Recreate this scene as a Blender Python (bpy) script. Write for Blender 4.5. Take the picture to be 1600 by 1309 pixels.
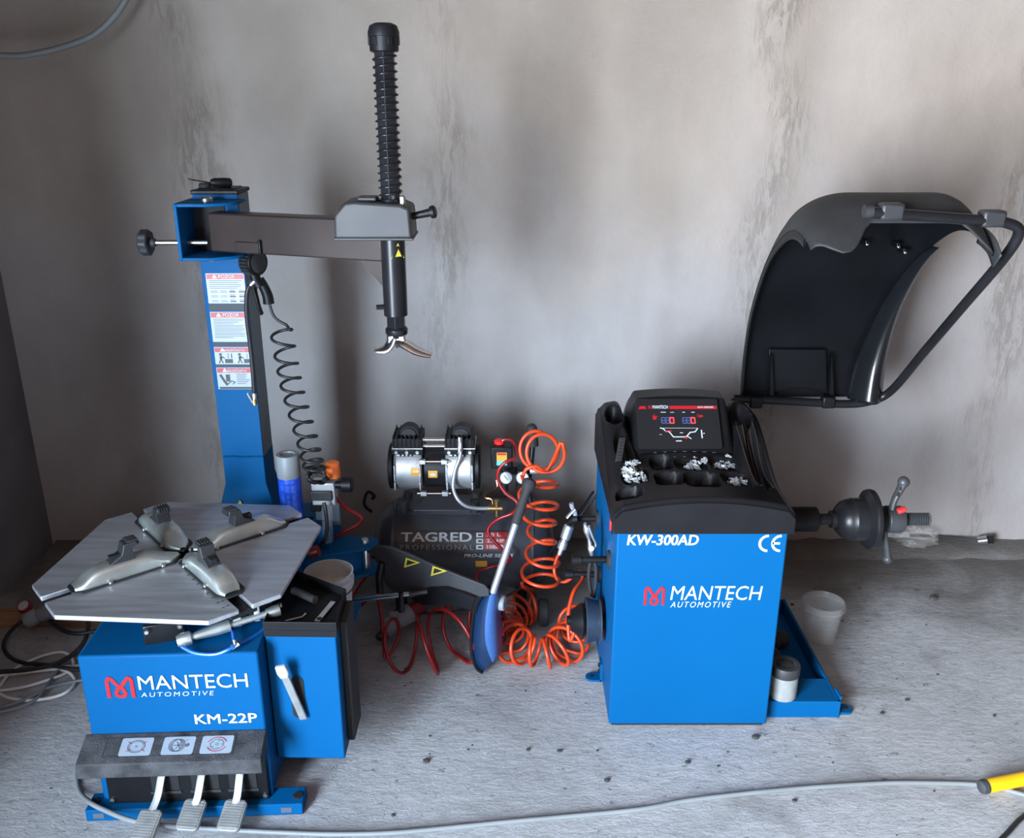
import bpy, math, random
from mathutils import Vector, Matrix
random.seed(7)
for o in list(bpy.data.objects): bpy.data.objects.remove(o)
S = bpy.context.scene
COL = S.collection
V = Vector
# ---------------------------------------------------------------- camera
PITCH = math.radians(19.69); FPX = 1407.0; CAMZ = 1.8
cd = bpy.data.cameras.new('camera'); cd.sensor_width = 36; cd.lens = 36*FPX/1600
cd.clip_start = 0.02
cam = bpy.data.objects.new('camera', cd); COL.objects.link(cam)
cam.location = (0, 0, CAMZ); cam.rotation_euler = (math.pi/2-PITCH, 0, 0)
S.camera = cam
# ---------------------------------------------------------------- world and daylight
w = bpy.data.worlds.new('world'); S.world = w; w.use_nodes = True
w.node_tree.nodes['Background'].inputs[0].default_value = (0.62, 0.78, 1.0, 1)
w.node_tree.nodes['Background'].inputs[1].default_value = 0.10
# daylight through the open garage door in the left wall: blue sky from above, warm bounce off the sunlit yard
def door_light(name, energy, col, tilt, spread):
    ld = bpy.data.lights.new(name, 'AREA'); ld.shape = 'RECTANGLE'; ld.size = 2.9; ld.size_y = 2.1
    ld.energy = energy; ld.color = col; ld.spread = math.radians(spread)
    lo = bpy.data.objects.new(name, ld); COL.objects.link(lo)
    lo.location = (-2.0, -1.75, 1.25); lo.rotation_euler = (math.radians(90+tilt), 0, math.radians(-90))
door_light('door_sky_light', 1230, (0.66, 0.82, 1.0), -6, 180)
door_light('door_yard_bounce', 410, (1.0, 0.78, 0.60), 25, 150)
S.view_settings.view_transform = 'Standard'; S.view_settings.look = 'None'
S.view_settings.exposure = 0.30; S.view_settings.gamma = 1; S.view_settings.use_curve_mapping = False

# ---------------------------------------------------------------- helpers
CP, SP = math.cos(PITCH), math.sin(PITCH)
CAM = V((0, 0, CAMZ))
def ray(px, py):
    a = (px-800)/FPX; b = (py-654.5)/FPX
    return V((a, CP-b*SP, -SP-b*CP))
def at(px, py, Y=None, Z=None, X=None):
    r = ray(px, py)
    t = Y/r.y if Y is not None else ((Z-CAMZ)/r.z if Z is not None else X/r.x)
    return CAM+r*t
def at_plane(px, py, p, n):
    r = ray(px, py); return CAM+r*((V(p)-CAM).dot(n)/r.dot(n))
def spline(pts, n=8, closed=False):
    pts = [V(p) for p in pts]; out = []; m = len(pts)
    for i in range(m if closed else m-1):
        if closed: a, b, c, d = pts[(i-1) % m], pts[i], pts[(i+1) % m], pts[(i+2) % m]
        else: a, b, c, d = pts[max(i-1, 0)], pts[i], pts[i+1], pts[min(i+2, m-1)]
        for k in range(n):
            t = k/n
            out.append(0.5*((2*b)+(c-a)*t+(2*a-5*b+4*c-d)*t*t+(3*b-a-3*c+d)*t**3))
    if not closed: out.append(pts[-1])
    return out
def frames(path, up=None):
    m = len(path); T = []
    for i in range(m):
        d = path[min(i+1, m-1)]-path[max(i-1, 0)]
        T.append(d.normalized() if d.length > 1e-9 else V((0, 0, 1)))
    u = V(up) if up else (V((0, 0, 1)) if abs(T[0].z) < .9 else V((1, 0, 0)))
    N = []
    for t in T:
        u = u-t*u.dot(t)
        if u.length < 1e-6: u = t.orthogonal()
        u.normalize(); N.append(u.copy())
    return T, N
def coil(path, radius, turns, per=14, phase=0, flat=1.0):
    """points of a helix of given radius around a path"""
    L = [0]
    for i in range(1, len(path)): L.append(L[-1]+(path[i]-path[i-1]).length)
    T, N = frames(path); out = []; n = int(turns*per); j = 0
    for k in range(n+1):
        s = L[-1]*k/n
        while j < len(L)-2 and L[j+1] < s: j += 1
        t = (s-L[j])/max(L[j+1]-L[j], 1e-9)
        p = path[j].lerp(path[j+1], t); nn = N[j].lerp(N[j+1], t).normalized(); tt = T[j].lerp(T[j+1], t).normalized()
        b = tt.cross(nn); a = phase+2*math.pi*k/per
        r = radius(k/n) if callable(radius) else radius
        out.append(p+nn*(r*math.cos(a)*flat)+b*(r*math.sin(a)))
    return out
class MB:
    def __init__(s): s.v = []; s.f = []
    def add(s, vs, fs):
        o = len(s.v); s.v += [V(x) for x in vs]; s.f += [tuple(i+o for i in f) for f in fs]; return s
    def box(s, c, d, R=None):
        c = V(c); vs = []
        for z in (-.5, .5):
            for x, y in ((-.5, -.5), (.5, -.5), (.5, .5), (-.5, .5)):
                p = V((x*d[0], y*d[1], z*d[2])); vs.append(c+(R @ p if R else p))
        return s.add(vs, [(0, 3, 2, 1), (4, 5, 6, 7), (0, 1, 5, 4), (1, 2, 6, 5), (2, 3, 7, 6), (3, 0, 4, 7)])
    def bx(s, a, b):
        a = V(a); b = V(b); return s.box((a+b)/2, [abs(x) for x in (b-a)])
    def prism(s, poly, vec):
        n = len(poly); vec = V(vec); poly = [V(p) for p in poly]
        return s.add(poly+[p+vec for p in poly], [tuple(range(n))[::-1], tuple(range(n, 2*n))]+[(i, (i+1) % n, n+(i+1) % n, n+i) for i in range(n)])
    def face(s, poly): return s.add(poly, [tuple(range(len(poly)))])
    def lathe(s, prof, o, ax, n=28, cap=True, up=None):
        o = V(o); ax = V(ax).normalized(); a = ax.orthogonal().normalized() if up is None else V(up); b = ax.cross(a); vs = []; fs = []
        for t, r in prof:
            for k in range(n):
                q = 2*math.pi*k/n; vs.append(o+ax*t+(a*math.cos(q)+b*math.sin(q))*max(r, 1e-4))
        m = len(prof)
        for i in range(m-1):
            for k in range(n): fs.append((i*n+k, i*n+(k+1) % n, (i+1)*n+(k+1) % n, (i+1)*n+k))
        if cap: fs += [tuple(range(n))[::-1], tuple(range((m-1)*n, m*n))]
        return s.add(vs, fs)
    def cyl(s, a, b, r, r2=None, n=20, up=None):
        a = V(a); b = V(b); return s.lathe([(0, r), ((b-a).length, r if r2 is None else r2)], a, b-a, n, True, up)
    def tube(s, path, r, n=8, closed=False, caps=True, flat=1.0, up=None):
        path = [V(p) for p in path]; T, N = frames(path, up); vs = []; fs = []; m = len(path)
        for i in range(m):
            b = T[i].cross(N[i]); rr = r(i/(m-1)) if callable(r) else r
            for k in range(n):
                q = 2*math.pi*k/n; vs.append(path[i]+N[i]*(rr*flat*math.cos(q))+b*(rr*math.sin(q)))
        for i in range(m-1):
            for k in range(n): fs.append((i*n+k, i*n+(k+1) % n, (i+1)*n+(k+1) % n, (i+1)*n+k))
        if caps: fs += [tuple(range(n))[::-1], tuple(range((m-1)*n, m*n))]
        return s.add(vs, fs)
    def grid(s, rows, cyc=False):
        m = len(rows); n = len(rows[0]); vs = [p for r in rows for p in r]; fs = []
        for i in range(m-1):
            for k in range(n if cyc else n-1): fs.append((i*n+k, i*n+(k+1) % n, (i+1)*n+(k+1) % n, (i+1)*n+k))
        return s.add(vs, fs)
    def ball(s, c, r, sx=1, sy=1, sz=1, n=16):
        c = V(c); rows = []
        for i in range(n//2+1):
            a = math.pi*i/(n//2); rows.append([c+V((sx*r*math.sin(a)*math.cos(2*math.pi*k/n), sy*r*math.sin(a)*math.sin(2*math.pi*k/n), sz*r*math.cos(a))) for k in range(n)])
        return s.grid(rows, True)
    def ribbon(s, pts, wd, warp, closed=False):
        pts = [V((p[0], p[1])) for p in pts]; m = len(pts); L_ = []; R_ = []
        for i in range(m):
            d0 = (pts[i]-pts[i-1]).normalized() if i else None; d1 = (pts[i+1]-pts[i]).normalized() if i < m-1 else None
            d0 = d0 or d1; d1 = d1 or d0
            t = (d0+d1); t = t.normalized() if t.length > .2 else d0
            n = V((-t.y, t.x)); k = min(1.8, 1/max(.3, abs(n.dot(V((-d0.y, d0.x))))))
            L_.append(pts[i]+n*(wd/2*k)); R_.append(pts[i]-n*(wd/2*k))
        for i in range(m-1): s.face([warp(*p) for p in (R_[i], R_[i+1], L_[i+1], L_[i])])
        return s
    def build(s, name, mat, parent=None, bevel=0, smooth=38, solid=0, sub=0, kind=None, label=None, recalc=True, seg=2):
        import bmesh
        r = parent
        while r is not None and r.parent is not None: r = r.parent
        if r is not None: org = r.location
        else:
            xs = [v.x for v in s.v]; ys = [v.y for v in s.v]; zs = [v.z for v in s.v]
            org = V(((min(xs)+max(xs))/2, (min(ys)+max(ys))/2, min(zs)))
        me = bpy.data.meshes.new(name)
        me.from_pydata([tuple(v-org) for v in s.v], [], s.f)
        if recalc:
            bm = bmesh.new(); bm.from_mesh(me); bmesh.ops.remove_doubles(bm, verts=bm.verts, dist=1e-6)
            bmesh.ops.recalc_face_normals(bm, faces=bm.faces); bm.to_mesh(me); bm.free()
        me.materials.append(mat)
        for p in me.polygons: p.use_smooth = smooth > 0
        if smooth: me.set_sharp_from_angle(angle=math.radians(smooth))
        o = bpy.data.objects.new(name, me); COL.objects.link(o)
        if parent is not None: o.parent = parent
        else: o.location = org
        if solid:
            m = o.modifiers.new('solid', 'SOLIDIFY'); m.thickness = abs(solid); m.offset = 1 if solid > 0 else -1
        if bevel:
            m = o.modifiers.new('bevel', 'BEVEL'); m.width = bevel; m.segments = seg; m.limit_method = 'ANGLE'; m.angle_limit = math.radians(40)
        if sub:
            m = o.modifiers.new('sub', 'SUBSURF'); m.levels = m.render_levels = sub
        if kind: o['kind'] = kind
        if label: o['label'] = label
        return o
def tag(o, label, cat, group=None):
    o['label'] = label; o['category'] = cat
    if group: o['group'] = group
    return o
def thing(name, label, cat, loc, group=None):
    o = bpy.data.objects.new(name, None); COL.objects.link(o); o.location = V(loc); o.empty_display_size = .05
    return tag(o, label, cat, group)
# ---------------------------------------------------------------- materials
def mat(name, col, rough=.5, metal=0, var=0, vscale=12, bump=0, bscale=150, coat=0, emit=0, alpha=1, trans=0, stretch=None, col2=None, spec=None):
    m = bpy.data.materials.new(name); m.use_nodes = True; nt = m.node_tree; b = nt.nodes['Principled BSDF']
    b.inputs['Base Color'].default_value = (*col, 1); b.inputs['Roughness'].default_value = rough; b.inputs['Metallic'].default_value = metal
    b.inputs['Coat Weight'].default_value = coat
    if spec is not None: b.inputs['Specular IOR Level'].default_value = spec
    if trans: b.inputs['Transmission Weight'].default_value = trans
    if alpha < 1: b.inputs['Alpha'].default_value = alpha
    if emit: b.inputs['Emission Color'].default_value = (*col, 1); b.inputs['Emission Strength'].default_value = emit
    tc = nt.nodes.new('ShaderNodeTexCoord'); mp = nt.nodes.new('ShaderNodeMapping'); nt.links.new(tc.outputs['Object'], mp.inputs[0])
    if stretch: mp.inputs['Scale'].default_value = stretch
    if var:
        n = nt.nodes.new('ShaderNodeTexNoise'); n.inputs['Scale'].default_value = vscale; n.inputs['Detail'].default_value = 5; nt.links.new(mp.outputs[0], n.inputs[0])
        r = nt.nodes.new('ShaderNodeValToRGB'); r.color_ramp.elements[0].position = .3; r.color_ramp.elements[1].position = .7
        c2 = col2 or [min(1, c*(1+var)) for c in col]
        r.color_ramp.elements[0].color = (*[c*(1-var) for c in col], 1); r.color_ramp.elements[1].color = (*c2, 1)
        nt.links.new(n.outputs[0], r.inputs[0]); nt.links.new(r.outputs[0], b.inputs['Base Color'])
        rr = nt.nodes.new('ShaderNodeMapRange'); rr.inputs[3].default_value = max(0, rough-.08); rr.inputs[4].default_value = min(1, rough+.1)
        nt.links.new(n.outputs[0], rr.inputs[0]); nt.links.new(rr.outputs[0], b.inputs['Roughness'])
    if bump:
        n = nt.nodes.new('ShaderNodeTexNoise'); n.inputs['Scale'].default_value = bscale; n.inputs['Detail'].default_value = 4; nt.links.new(mp.outputs[0], n.inputs[0])
        bp = nt.nodes.new('ShaderNodeBump'); bp.inputs['Strength'].default_value = bump; bp.inputs['Distance'].default_value = .004
        nt.links.new(n.outputs[0], bp.inputs['Height']); nt.links.new(bp.outputs[0], b.inputs['Normal'])
    return m
M = {}
M['blue'] = mat('blue_paint', (.0003, .076, .215), .5, 0, .03, 3, .03, 400, 0, spec=.10)
M['slate'] = mat('slate_paint', (.10, .135, .165), .45, 0, .08, 4)
M['blackplastic'] = mat('black_plastic', (.0065, .0065, .0078), .42, 0, .25, 9, .10, 900, spec=.2)
M['hoodplastic'] = mat('hood_plastic', (.0035, .004, .005), .36, 0, .25, 5, .06, 700, spec=.14)
M['glossblack'] = mat('gloss_black_plastic', (.006, .0065, .008), .22, 0, .2, 5, spec=.5)
M['greyplastic'] = mat('charcoal_plastic', (.022, .023, .025), .5, 0, .15, 8, .12, 700)
M['blackmetal'] = mat('black_metal', (.012, .012, .014), .3, .2, .2, 10, spec=.3)
M['brownmetal'] = mat('brown_black_paint', (.030, .021, .019), .36, .1, .22, 6, spec=.35)
M['rubber'] = mat('rubber', (.016, .0165, .018), .75, 0, .2, 14, .2, 300)
M['tread'] = mat('dusty_tread', (.026, .027, .030), .7, 0, .5, 22, .6, 240, col2=(.062, .062, .068))
M['steel'] = mat('brushed_steel', (.50, .53, .57), .5, .8, .16, 5, .04, 60, stretch=(1, 9, 1))
M['cast'] = mat('cast_zinc', (.60, .64, .61), .36, .85, .15, 14, .05, 60)
M['chrome'] = mat('chrome', (.72, .74, .76), .16, 1)
M['alu'] = mat('cast_aluminium', (.50, .52, .54), .45, .75, .1, 20, .15, 300)
M['handle'] = mat('handle_steel', (.55, .57, .58), .4, .85, .06, 20)
M['zinc'] = mat('zinc_bolt', (.66, .66, .62), .3, 1)
M['pedal'] = mat('pedal_aluminium', (.33, .34, .34), .55, .6, .15, 40)
M['dark'] = mat('dark_gap', (.006, .006, .007), .8)
M['white'] = mat('white_print', (.46, .49, .52), .45)
M['paper'] = mat('sticker_white', (.29, .34, .39), .35, 0, .04, 30)
M['red'] = mat('red_print', (.38, .008, .014), .4)
M['grey'] = mat('grey_print', (.085, .095, .12), .5)
M['black'] = mat('black_print', (.012, .012, .014), .45)
M['yellow'] = mat('yellow_print', (.50, .42, .04), .45)
M['amber'] = mat('amber_label', (.60, .28, .02), .45)
M['cyanp'] = mat('cyan_print', (.10, .45, .75), .45)
M['orange'] = mat('orange_hose', (.56, .048, .008), .38, 0, .12, 6)
M['redhose'] = mat('red_hose', (.22, .006, .006), .35, 0, .12, 6)
M['tank'] = mat('tank_graphite', (.040, .043, .053), .42, .15, .25, 5, .08, 500)
M['bluehose'] = mat('blue_hose', (.01, .12, .5), .3)
M['gcable'] = mat('grey_cable', (.19, .205, .21), .55, 0, .1, 8)
M['wcable'] = mat('white_cable', (.66, .67, .65), .5, 0, .1, 8)
M['bcable'] = mat('black_cable', (.014, .014, .016), .5)
M['brass'] = mat('brass', (.50, .36, .16), .3, 1)
M['copper'] = mat('copper', (.6, .25, .12), .3, 1)
M['plugray'] = mat('plug_grey', (.20, .225, .25), .55, 0, .15, 20)
M['plugred'] = mat('plug_red', (.16, .008, .008), .45)
M['bucket'] = mat('bucket_white', (.40, .41, .42), .45, 0, .08, 9)
M['paste'] = mat('tyre_paste', (.50, .46, .41), .55, 0, .2, 15, .3, 60)
M['clear'] = mat('clear_plastic', (.55, .56, .55), .3, 0, .08, 9, alpha=.17)
M['film'] = mat('plastic_film', (.75, .72, .68), .25, 0, .05, 9, alpha=.13)
M['jar'] = mat('jar_dusty', (.25, .265, .26), .6, 0, .25, 18)
M['lid'] = mat('jar_lid', (.032, .035, .038), .6, 0, .3, 14)
M['canblue'] = mat('can_blue', (.012, .07, .62), .3, 0, .25, 60, coat=.3)
M['cangrey'] = mat('can_cap', (.19, .215, .23), .5)
M['yhandle'] = mat('yellow_paint', (.72, .40, .008), .35, 0, .06, 10)
M['lead'] = mat('weight_zinc', (.42, .45, .47), .4, .25, .2, 90)
M['wood'] = mat('plank_wood', (.22, .12, .06), .75, 0, .35, 5, .2, 60, stretch=(1, 12, 12))
M['ledred'] = mat('led_red', (1, .03, .04), .5, emit=2.2)
M['ledoff'] = mat('led_off', (.05, .08, .2), .4)
M['orangeknob'] = mat('orange_knob', (.75, .15, .02), .4)
M['screen'] = mat('screen_black', (.010, .011, .013), .3, coat=.2)
M['bladeblue'] = mat('blade_blue', (.035, .10, .27), .35, 0, .12, 12)
M['steelplate'] = mat('white_gauge', (.55, .58, .60), .3)
M['nut'] = mat('nut_grey', (.045, .048, .052), .45, .2, .15, 12)
M['redcap'] = mat('red_button', (.8, .02, .02), .4)
M['stone'] = mat('grit', (.05, .05, .05), .9)
# ---------------------------------------------------------------- lettering
def text(st, name, m, parent, warp, w=None, h=1.0, shear=0, bold=0, cx=False, space=1.0):
    """flat lettering; warp(x, y) maps text metres to the surface"""
    c = bpy.data.curves.new('t', 'FONT'); c.body = st; c.shear = shear; c.space_character = space; c.resolution_u = 3
    o = bpy.data.objects.new('t', c); COL.objects.link(o)
    dg = bpy.context.evaluated_depsgraph_get(); dg.update()
    me = bpy.data.meshes.new_from_object(o.evaluated_get(dg))
    vs = [v.co.copy() for v in me.vertices]; fs = [tuple(p.vertices) for p in me.polygons]
    bpy.data.objects.remove(o); bpy.data.curves.remove(c); bpy.data.meshes.remove(me)
    x0 = min(v.x for v in vs); x1 = max(v.x for v in vs); y0 = min(v.y for v in vs); y1 = max(v.y for v in vs)
    ky = h/(y1-y0); kx = w/(x1-x0) if w else ky
    off = -(x1-x0)*kx/2 if cx else 0
    b = MB(); lift = (warp(.001, 0)-warp(0, 0)).cross(warp(0, .001)-warp(0, 0)).normalized()
    sh = [(0, 0)] if not bold else [(-1, 0), (1, 0), (-.5, .5), (.5, -.5), (0, -.5), (0, .5), (-.5, -.5), (.5, .5)]
    for i, (sx, sy) in enumerate(sh):
        b.add([warp((v.x-x0)*kx+off+sx*bold*h*1.6, (v.y-y0)*ky+sy*bold*h*1.6)+lift*(.00018*i) for v in vs], fs)
    return b.build(name, m, parent, smooth=0, recalc=False)
def flatwarp(o, xd, yd, lift=.0008):
    o = V(o); xd = V(xd).normalized(); yd = V(yd).normalized(); n = xd.cross(yd).normalized()
    return lambda x, y: o+xd*x+yd*y+n*lift
def rect(warp, x0, y0, x1, y1): return [warp(x0, y0), warp(x1, y0), warp(x1, y1), warp(x0, y1)]
def emblem(mb, x, y, w, h, warp):
    """looped M"""
    p = [(.05, 0), (.05, .80), (.09, .90), (.15, .93), (.22, .89), (.40, .60), (.60, .40)]
    p += [(.5+.17*math.cos(a), .21+.16*math.sin(a)) for a in [math.radians(q) for q in range(45, -136, -20)]]
    q2 = [(.5+.17*math.cos(a), .21+.16*math.sin(a)) for a in [math.radians(q) for q in range(-135, -226, -15)]]
    q2 += [(.40, .40), (.60, .60), (.78, .89), (.85, .93), (.91, .90), (.95, .80), (.95, 0)]
    lift = (warp(1, 0)-warp(0, 0)).cross(warp(0, 1)-warp(0, 0)).normalized()*.0004
    mb.ribbon([(x+w*a, y+h*b) for a, b in p], w*.14, warp)
    mb.ribbon([(x+w*a, y+h*b) for a, b in q2], w*.14, lambda a, b: warp(a, b)+lift)
def triangle_sign(parent, cx, cy, s, warp):
    o = MB().face([warp(cx-s/2, cy-s*.43), warp(cx+s/2, cy-s*.43), warp(cx, cy+s*.43)]).build('warning_triangle', M['yellow'], parent, smooth=0, recalc=False)
    return o
# ================================================================ setting
WY = 3.44; WL = -1.96
def wall_material():
    m = bpy.data.materials.new('cement_plaster'); m.use_nodes = True; nt = m.node_tree; N = nt.nodes; L = nt.links; b = N['Principled BSDF']
    b.inputs['Roughness'].default_value = .85; b.inputs['Specular IOR Level'].default_value = .25
    tc = N.new('ShaderNodeTexCoord')
    def noise(sc, stretch, det=6, dist=0, ro=.55):
        mp = N.new('ShaderNodeMapping'); mp.inputs['Scale'].default_value = stretch; L.new(tc.outputs['Object'], mp.inputs[0])
        n = N.new('ShaderNodeTexNoise'); n.inputs['Scale'].default_value = sc; n.inputs['Detail'].default_value = det; n.inputs['Distortion'].default_value = dist; n.inputs['Roughness'].default_value = ro
        L.new(mp.outputs[0], n.inputs[0]); return n.outputs[0]
    def ramp(f, stops):
        r = N.new('ShaderNodeValToRGB'); e = r.color_ramp.elements
        while len(e) < len(stops): e.new(.5)
        for k, (p, c) in enumerate(stops): e[k].position = p; e[k].color = (*c, 1) if len(c) == 3 else c
        L.new(f, r.inputs[0]); return r.outputs[0]
    def mix(a, b_, f, mode='MIX'):
        x = N.new('ShaderNodeMix'); x.data_type = 'RGBA'; x.blend_type = mode
        L.new(a, x.inputs[6]); L.new(b_, x.inputs[7])
        if isinstance(f, float): x.inputs[0].default_value = f
        else: L.new(f, x.inputs[0])
        return x.outputs[2]
    def math_(op, a, b_=None, c=None):
        x = N.new('ShaderNodeMath'); x.operation = op; x.use_clamp = False
        for i, q in enumerate((a, b_, c)):
            if q is None: continue
            if isinstance(q, (int, float)): x.inputs[i].default_value = q
            else: L.new(q, x.inputs[i])
        return x.outputs[0]
    base = ramp(noise(.75, (1, 1, .7), 3, .6), [(.34, (.245, .230, .222)), (.5, (.295, .281, .274)), (.66, (.32, .315, .312))])
    fine = ramp(noise(3.2, (1.2, 1, .9), 9, .3, .62), [(.3, (.90, .90, .90)), (.7, (1.07, 1.07, 1.07))])
    c = mix(base, fine, 1.0, 'MULTIPLY')
    # broad vertical trowel passes, each slightly different in tone
    tr = ramp(noise(1.9, (1, 1, .16), 2, .2), [(.38, (.90, .885, .87)), (.5, (1, 1, 1)), (.62, (1.08, 1.08, 1.09))])
    c = mix(c, tr, 1.0, 'MULTIPLY')
    # dragged rough streaks where the float lifted the wet plaster
    sx = N.new('ShaderNodeSeparateXYZ'); L.new(tc.outputs['Object'], sx.inputs[0])
    wob = math_('MULTIPLY', math_('SUBTRACT', noise(1.5, (.2, 1, 1), 4), .5), .55)
    xx = math_('ADD', sx.outputs[0], wob)
    band = None
    for x0, wd in ((-3.94, .15), (-2.97, .14), (-1.80, .12), (-.86, .10)):
        q = math_('SUBTRACT', 1.0, math_('DIVIDE', math_('ABSOLUTE', math_('SUBTRACT', xx, x0)), wd))
        q = math_('MAXIMUM', q, 0.0)
        band = q if band is None else math_('ADD', band, q)
    pm = ramp(noise(1.3, (1.2, 1, .8), 4, .5), [(.42, (.12, .12, .12)), (.56, (1, 1, 1))])
    pmv = N.new('ShaderNodeRGBToBW'); L.new(pm, pmv.inputs[0]); band = math_('MULTIPLY', band, pmv.outputs[0])
    sc = ramp(noise(24, (1.9, 1, .5), 8, .5, .70), [(.47, (0, 0, 0)), (.60, (1, 1, 1))])
    scv = N.new('ShaderNodeRGBToBW'); L.new(sc, scv.inputs[0])
    stv = math_('MULTIPLY', math_('MINIMUM', math_('MULTIPLY', band, 1.6), 1.0), math_('ADD', math_('MULTIPLY', scv.outputs[0], .75), .18))
    dk = N.new('ShaderNodeRGB'); dk.outputs[0].default_value = (.155, .138, .115, 1)
    c = mix(c, dk.outputs[0], math_('MULTIPLY', stv, .62))
    # warm light high on the wall, painted as a browner tint; the edge wanders
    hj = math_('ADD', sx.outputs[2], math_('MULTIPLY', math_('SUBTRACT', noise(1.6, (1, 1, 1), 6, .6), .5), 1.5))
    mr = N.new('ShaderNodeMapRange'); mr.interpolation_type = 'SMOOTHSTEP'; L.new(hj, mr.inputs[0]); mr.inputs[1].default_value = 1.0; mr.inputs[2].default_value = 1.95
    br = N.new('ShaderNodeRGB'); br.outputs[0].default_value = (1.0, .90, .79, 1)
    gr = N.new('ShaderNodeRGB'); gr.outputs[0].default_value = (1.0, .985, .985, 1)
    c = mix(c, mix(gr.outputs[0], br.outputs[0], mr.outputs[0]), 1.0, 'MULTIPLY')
    L.new(c, b.inputs['Base Color'])
    # relief: plaster skin, mesh weave, streaks
    wv = N.new('ShaderNodeTexWave'); wv.bands_direction = 'Z'; wv.inputs['Scale'].default_value = 95; wv.inputs['Distortion'].default_value = 2.5; wv.inputs['Detail'].default_value = 2; L.new(tc.outputs['Object'], wv.inputs[0])
    wm = ramp(noise(1.7, (1, 1, .6), 3), [(.5, (0, 0, 0)), (.66, (1, 1, 1))])
    wmv = N.new('ShaderNodeRGBToBW'); L.new(wm, wmv.inputs[0])
    hgt = math_('ADD', math_('ADD', math_('MULTIPLY', noise(7, (1, 1, .8), 10, .3, .62), 1.0), math_('MULTIPLY', stv, -.5)), math_('MULTIPLY', math_('MULTIPLY', wv.outputs[0], wmv.outputs[0]), .10))
    bp = N.new('ShaderNodeBump'); bp.inputs['Strength'].default_value = .5; bp.inputs['Distance'].default_value = .012
    L.new(hgt, bp.inputs['Height']); L.new(bp.outputs[0], b.inputs['Normal'])
    return m
def floor_material():
    m = bpy.data.materials.new('rough_concrete'); m.use_nodes = True; nt = m.node_tree; N = nt.nodes; L = nt.links; b = N['Principled BSDF']
    b.inputs['Roughness'].default_value = .82; b.inputs['Specular IOR Level'].default_value = .3
    tc = N.new('ShaderNodeTexCoord')
    def noise(sc, stretch, det=6, dist=0, ro=.55):
        mp = N.new('ShaderNodeMapping'); mp.inputs['Scale'].default_value = stretch; mp.inputs['Rotation'].default_value = (0, 0, .05); L.new(tc.outputs['Object'], mp.inputs[0])
        n = N.new('ShaderNodeTexNoise'); n.inputs['Scale'].default_value = sc; n.inputs['Detail'].default_value = det; n.inputs['Distortion'].default_value = dist; n.inputs['Roughness'].default_value = ro
        L.new(mp.outputs[0], n.inputs[0]); return n.outputs[0]
    def ramp(f, stops):
        r = N.new('ShaderNodeValToRGB'); e = r.color_ramp.elements
        while len(e) < len(stops): e.new(.5)
        for k, (p, c) in enumerate(stops): e[k].position = p; e[k].color = (*c, 1)
        L.new(f, r.inputs[0]); return r.outputs[0]
    def mul(a, b_):
        x = N.new('ShaderNodeMix'); x.data_type = 'RGBA'; x.blend_type = 'MULTIPLY'; x.inputs[0].default_value = 1; L.new(a, x.inputs[6]); L.new(b_, x.inputs[7]); return x.outputs[2]
    def math_(op, a, b_):
        x = N.new('ShaderNodeMath'); x.operation = op
        for i, q in enumerate((a, b_)):
            if isinstance(q, (int, float)): x.inputs[i].default_value = q
            else: L.new(q, x.inputs[i])
        return x.outputs[0]
    c = ramp(noise(1.5, (1, 1.3, 1), 7, .3), [(.32, (.37, .377, .385)), (.5, (.475, .486, .50)), (.7, (.55, .562, .578))])
    c = mul(c, ramp(noise(30, (.6, 1.2, 1), 10, .2, .72), [(.3, (.78, .78, .78)), (.68, (1.12, 1.12, 1.12))]))
    c = mul(c, ramp(noise(46, (.7, 1.2, 1), 6, .4, .7), [(.33, (.45, .45, .45)), (.40, (1, 1, 1))]))
    c = mul(c, ramp(noise(2.4, (1, 1, 1), 5, .8), [(.27, (.62, .6, .58)), (.44, (1, 1, 1))]))
    # brown dirt and dust patches at the wall foot, floor shade painted in too
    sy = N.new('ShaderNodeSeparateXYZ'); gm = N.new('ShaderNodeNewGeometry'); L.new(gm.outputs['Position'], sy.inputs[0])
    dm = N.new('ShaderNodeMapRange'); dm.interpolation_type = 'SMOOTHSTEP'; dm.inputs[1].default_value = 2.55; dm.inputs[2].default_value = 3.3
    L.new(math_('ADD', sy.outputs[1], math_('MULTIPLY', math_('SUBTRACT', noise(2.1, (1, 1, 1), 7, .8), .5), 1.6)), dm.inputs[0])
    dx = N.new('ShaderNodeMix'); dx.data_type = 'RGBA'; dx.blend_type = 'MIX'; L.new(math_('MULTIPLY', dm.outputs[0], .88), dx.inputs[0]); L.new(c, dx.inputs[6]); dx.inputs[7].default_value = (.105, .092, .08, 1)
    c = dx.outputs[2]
    L.new(c, b.inputs['Base Color'])
    h = math_('ADD', math_('MULTIPLY', noise(20, (.30, 1.3, 1), 5, .2, .6), .35), math_('MULTIPLY', noise(62, (.6, 1.1, 1), 9, .4, .75), .9))
    bp = N.new('ShaderNodeBump'); bp.inputs['Strength'].default_value = .9; bp.inputs['Distance'].default_value = .014
    L.new(h, bp.inputs['Height']); L.new(bp.outputs[0], b.inputs['Normal'])
    return m
M['wall'] = wall_material(); M['wall_dark'] = mat('shaded_grey_render', (.15, .15, .155), .9, 0, .2, 4, .3, 30); M['floor'] = floor_material()  # left-wall render painted darker, for its shade and less bounce
M['ceil'] = mat('hollow_clay_block', (.10, .065, .05), .9, 0, .2, 3, .3, 20)
XR = 7.5; ZC = 2.9; YF = -6.0
def struct(o): o['kind'] = 'structure'; return o
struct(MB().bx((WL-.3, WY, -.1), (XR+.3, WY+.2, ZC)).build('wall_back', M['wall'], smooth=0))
OY0, OY1, OZ = -3.22, -.28, 2.35   # garage door opening in the left wall, beside and behind the viewpoint
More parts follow.
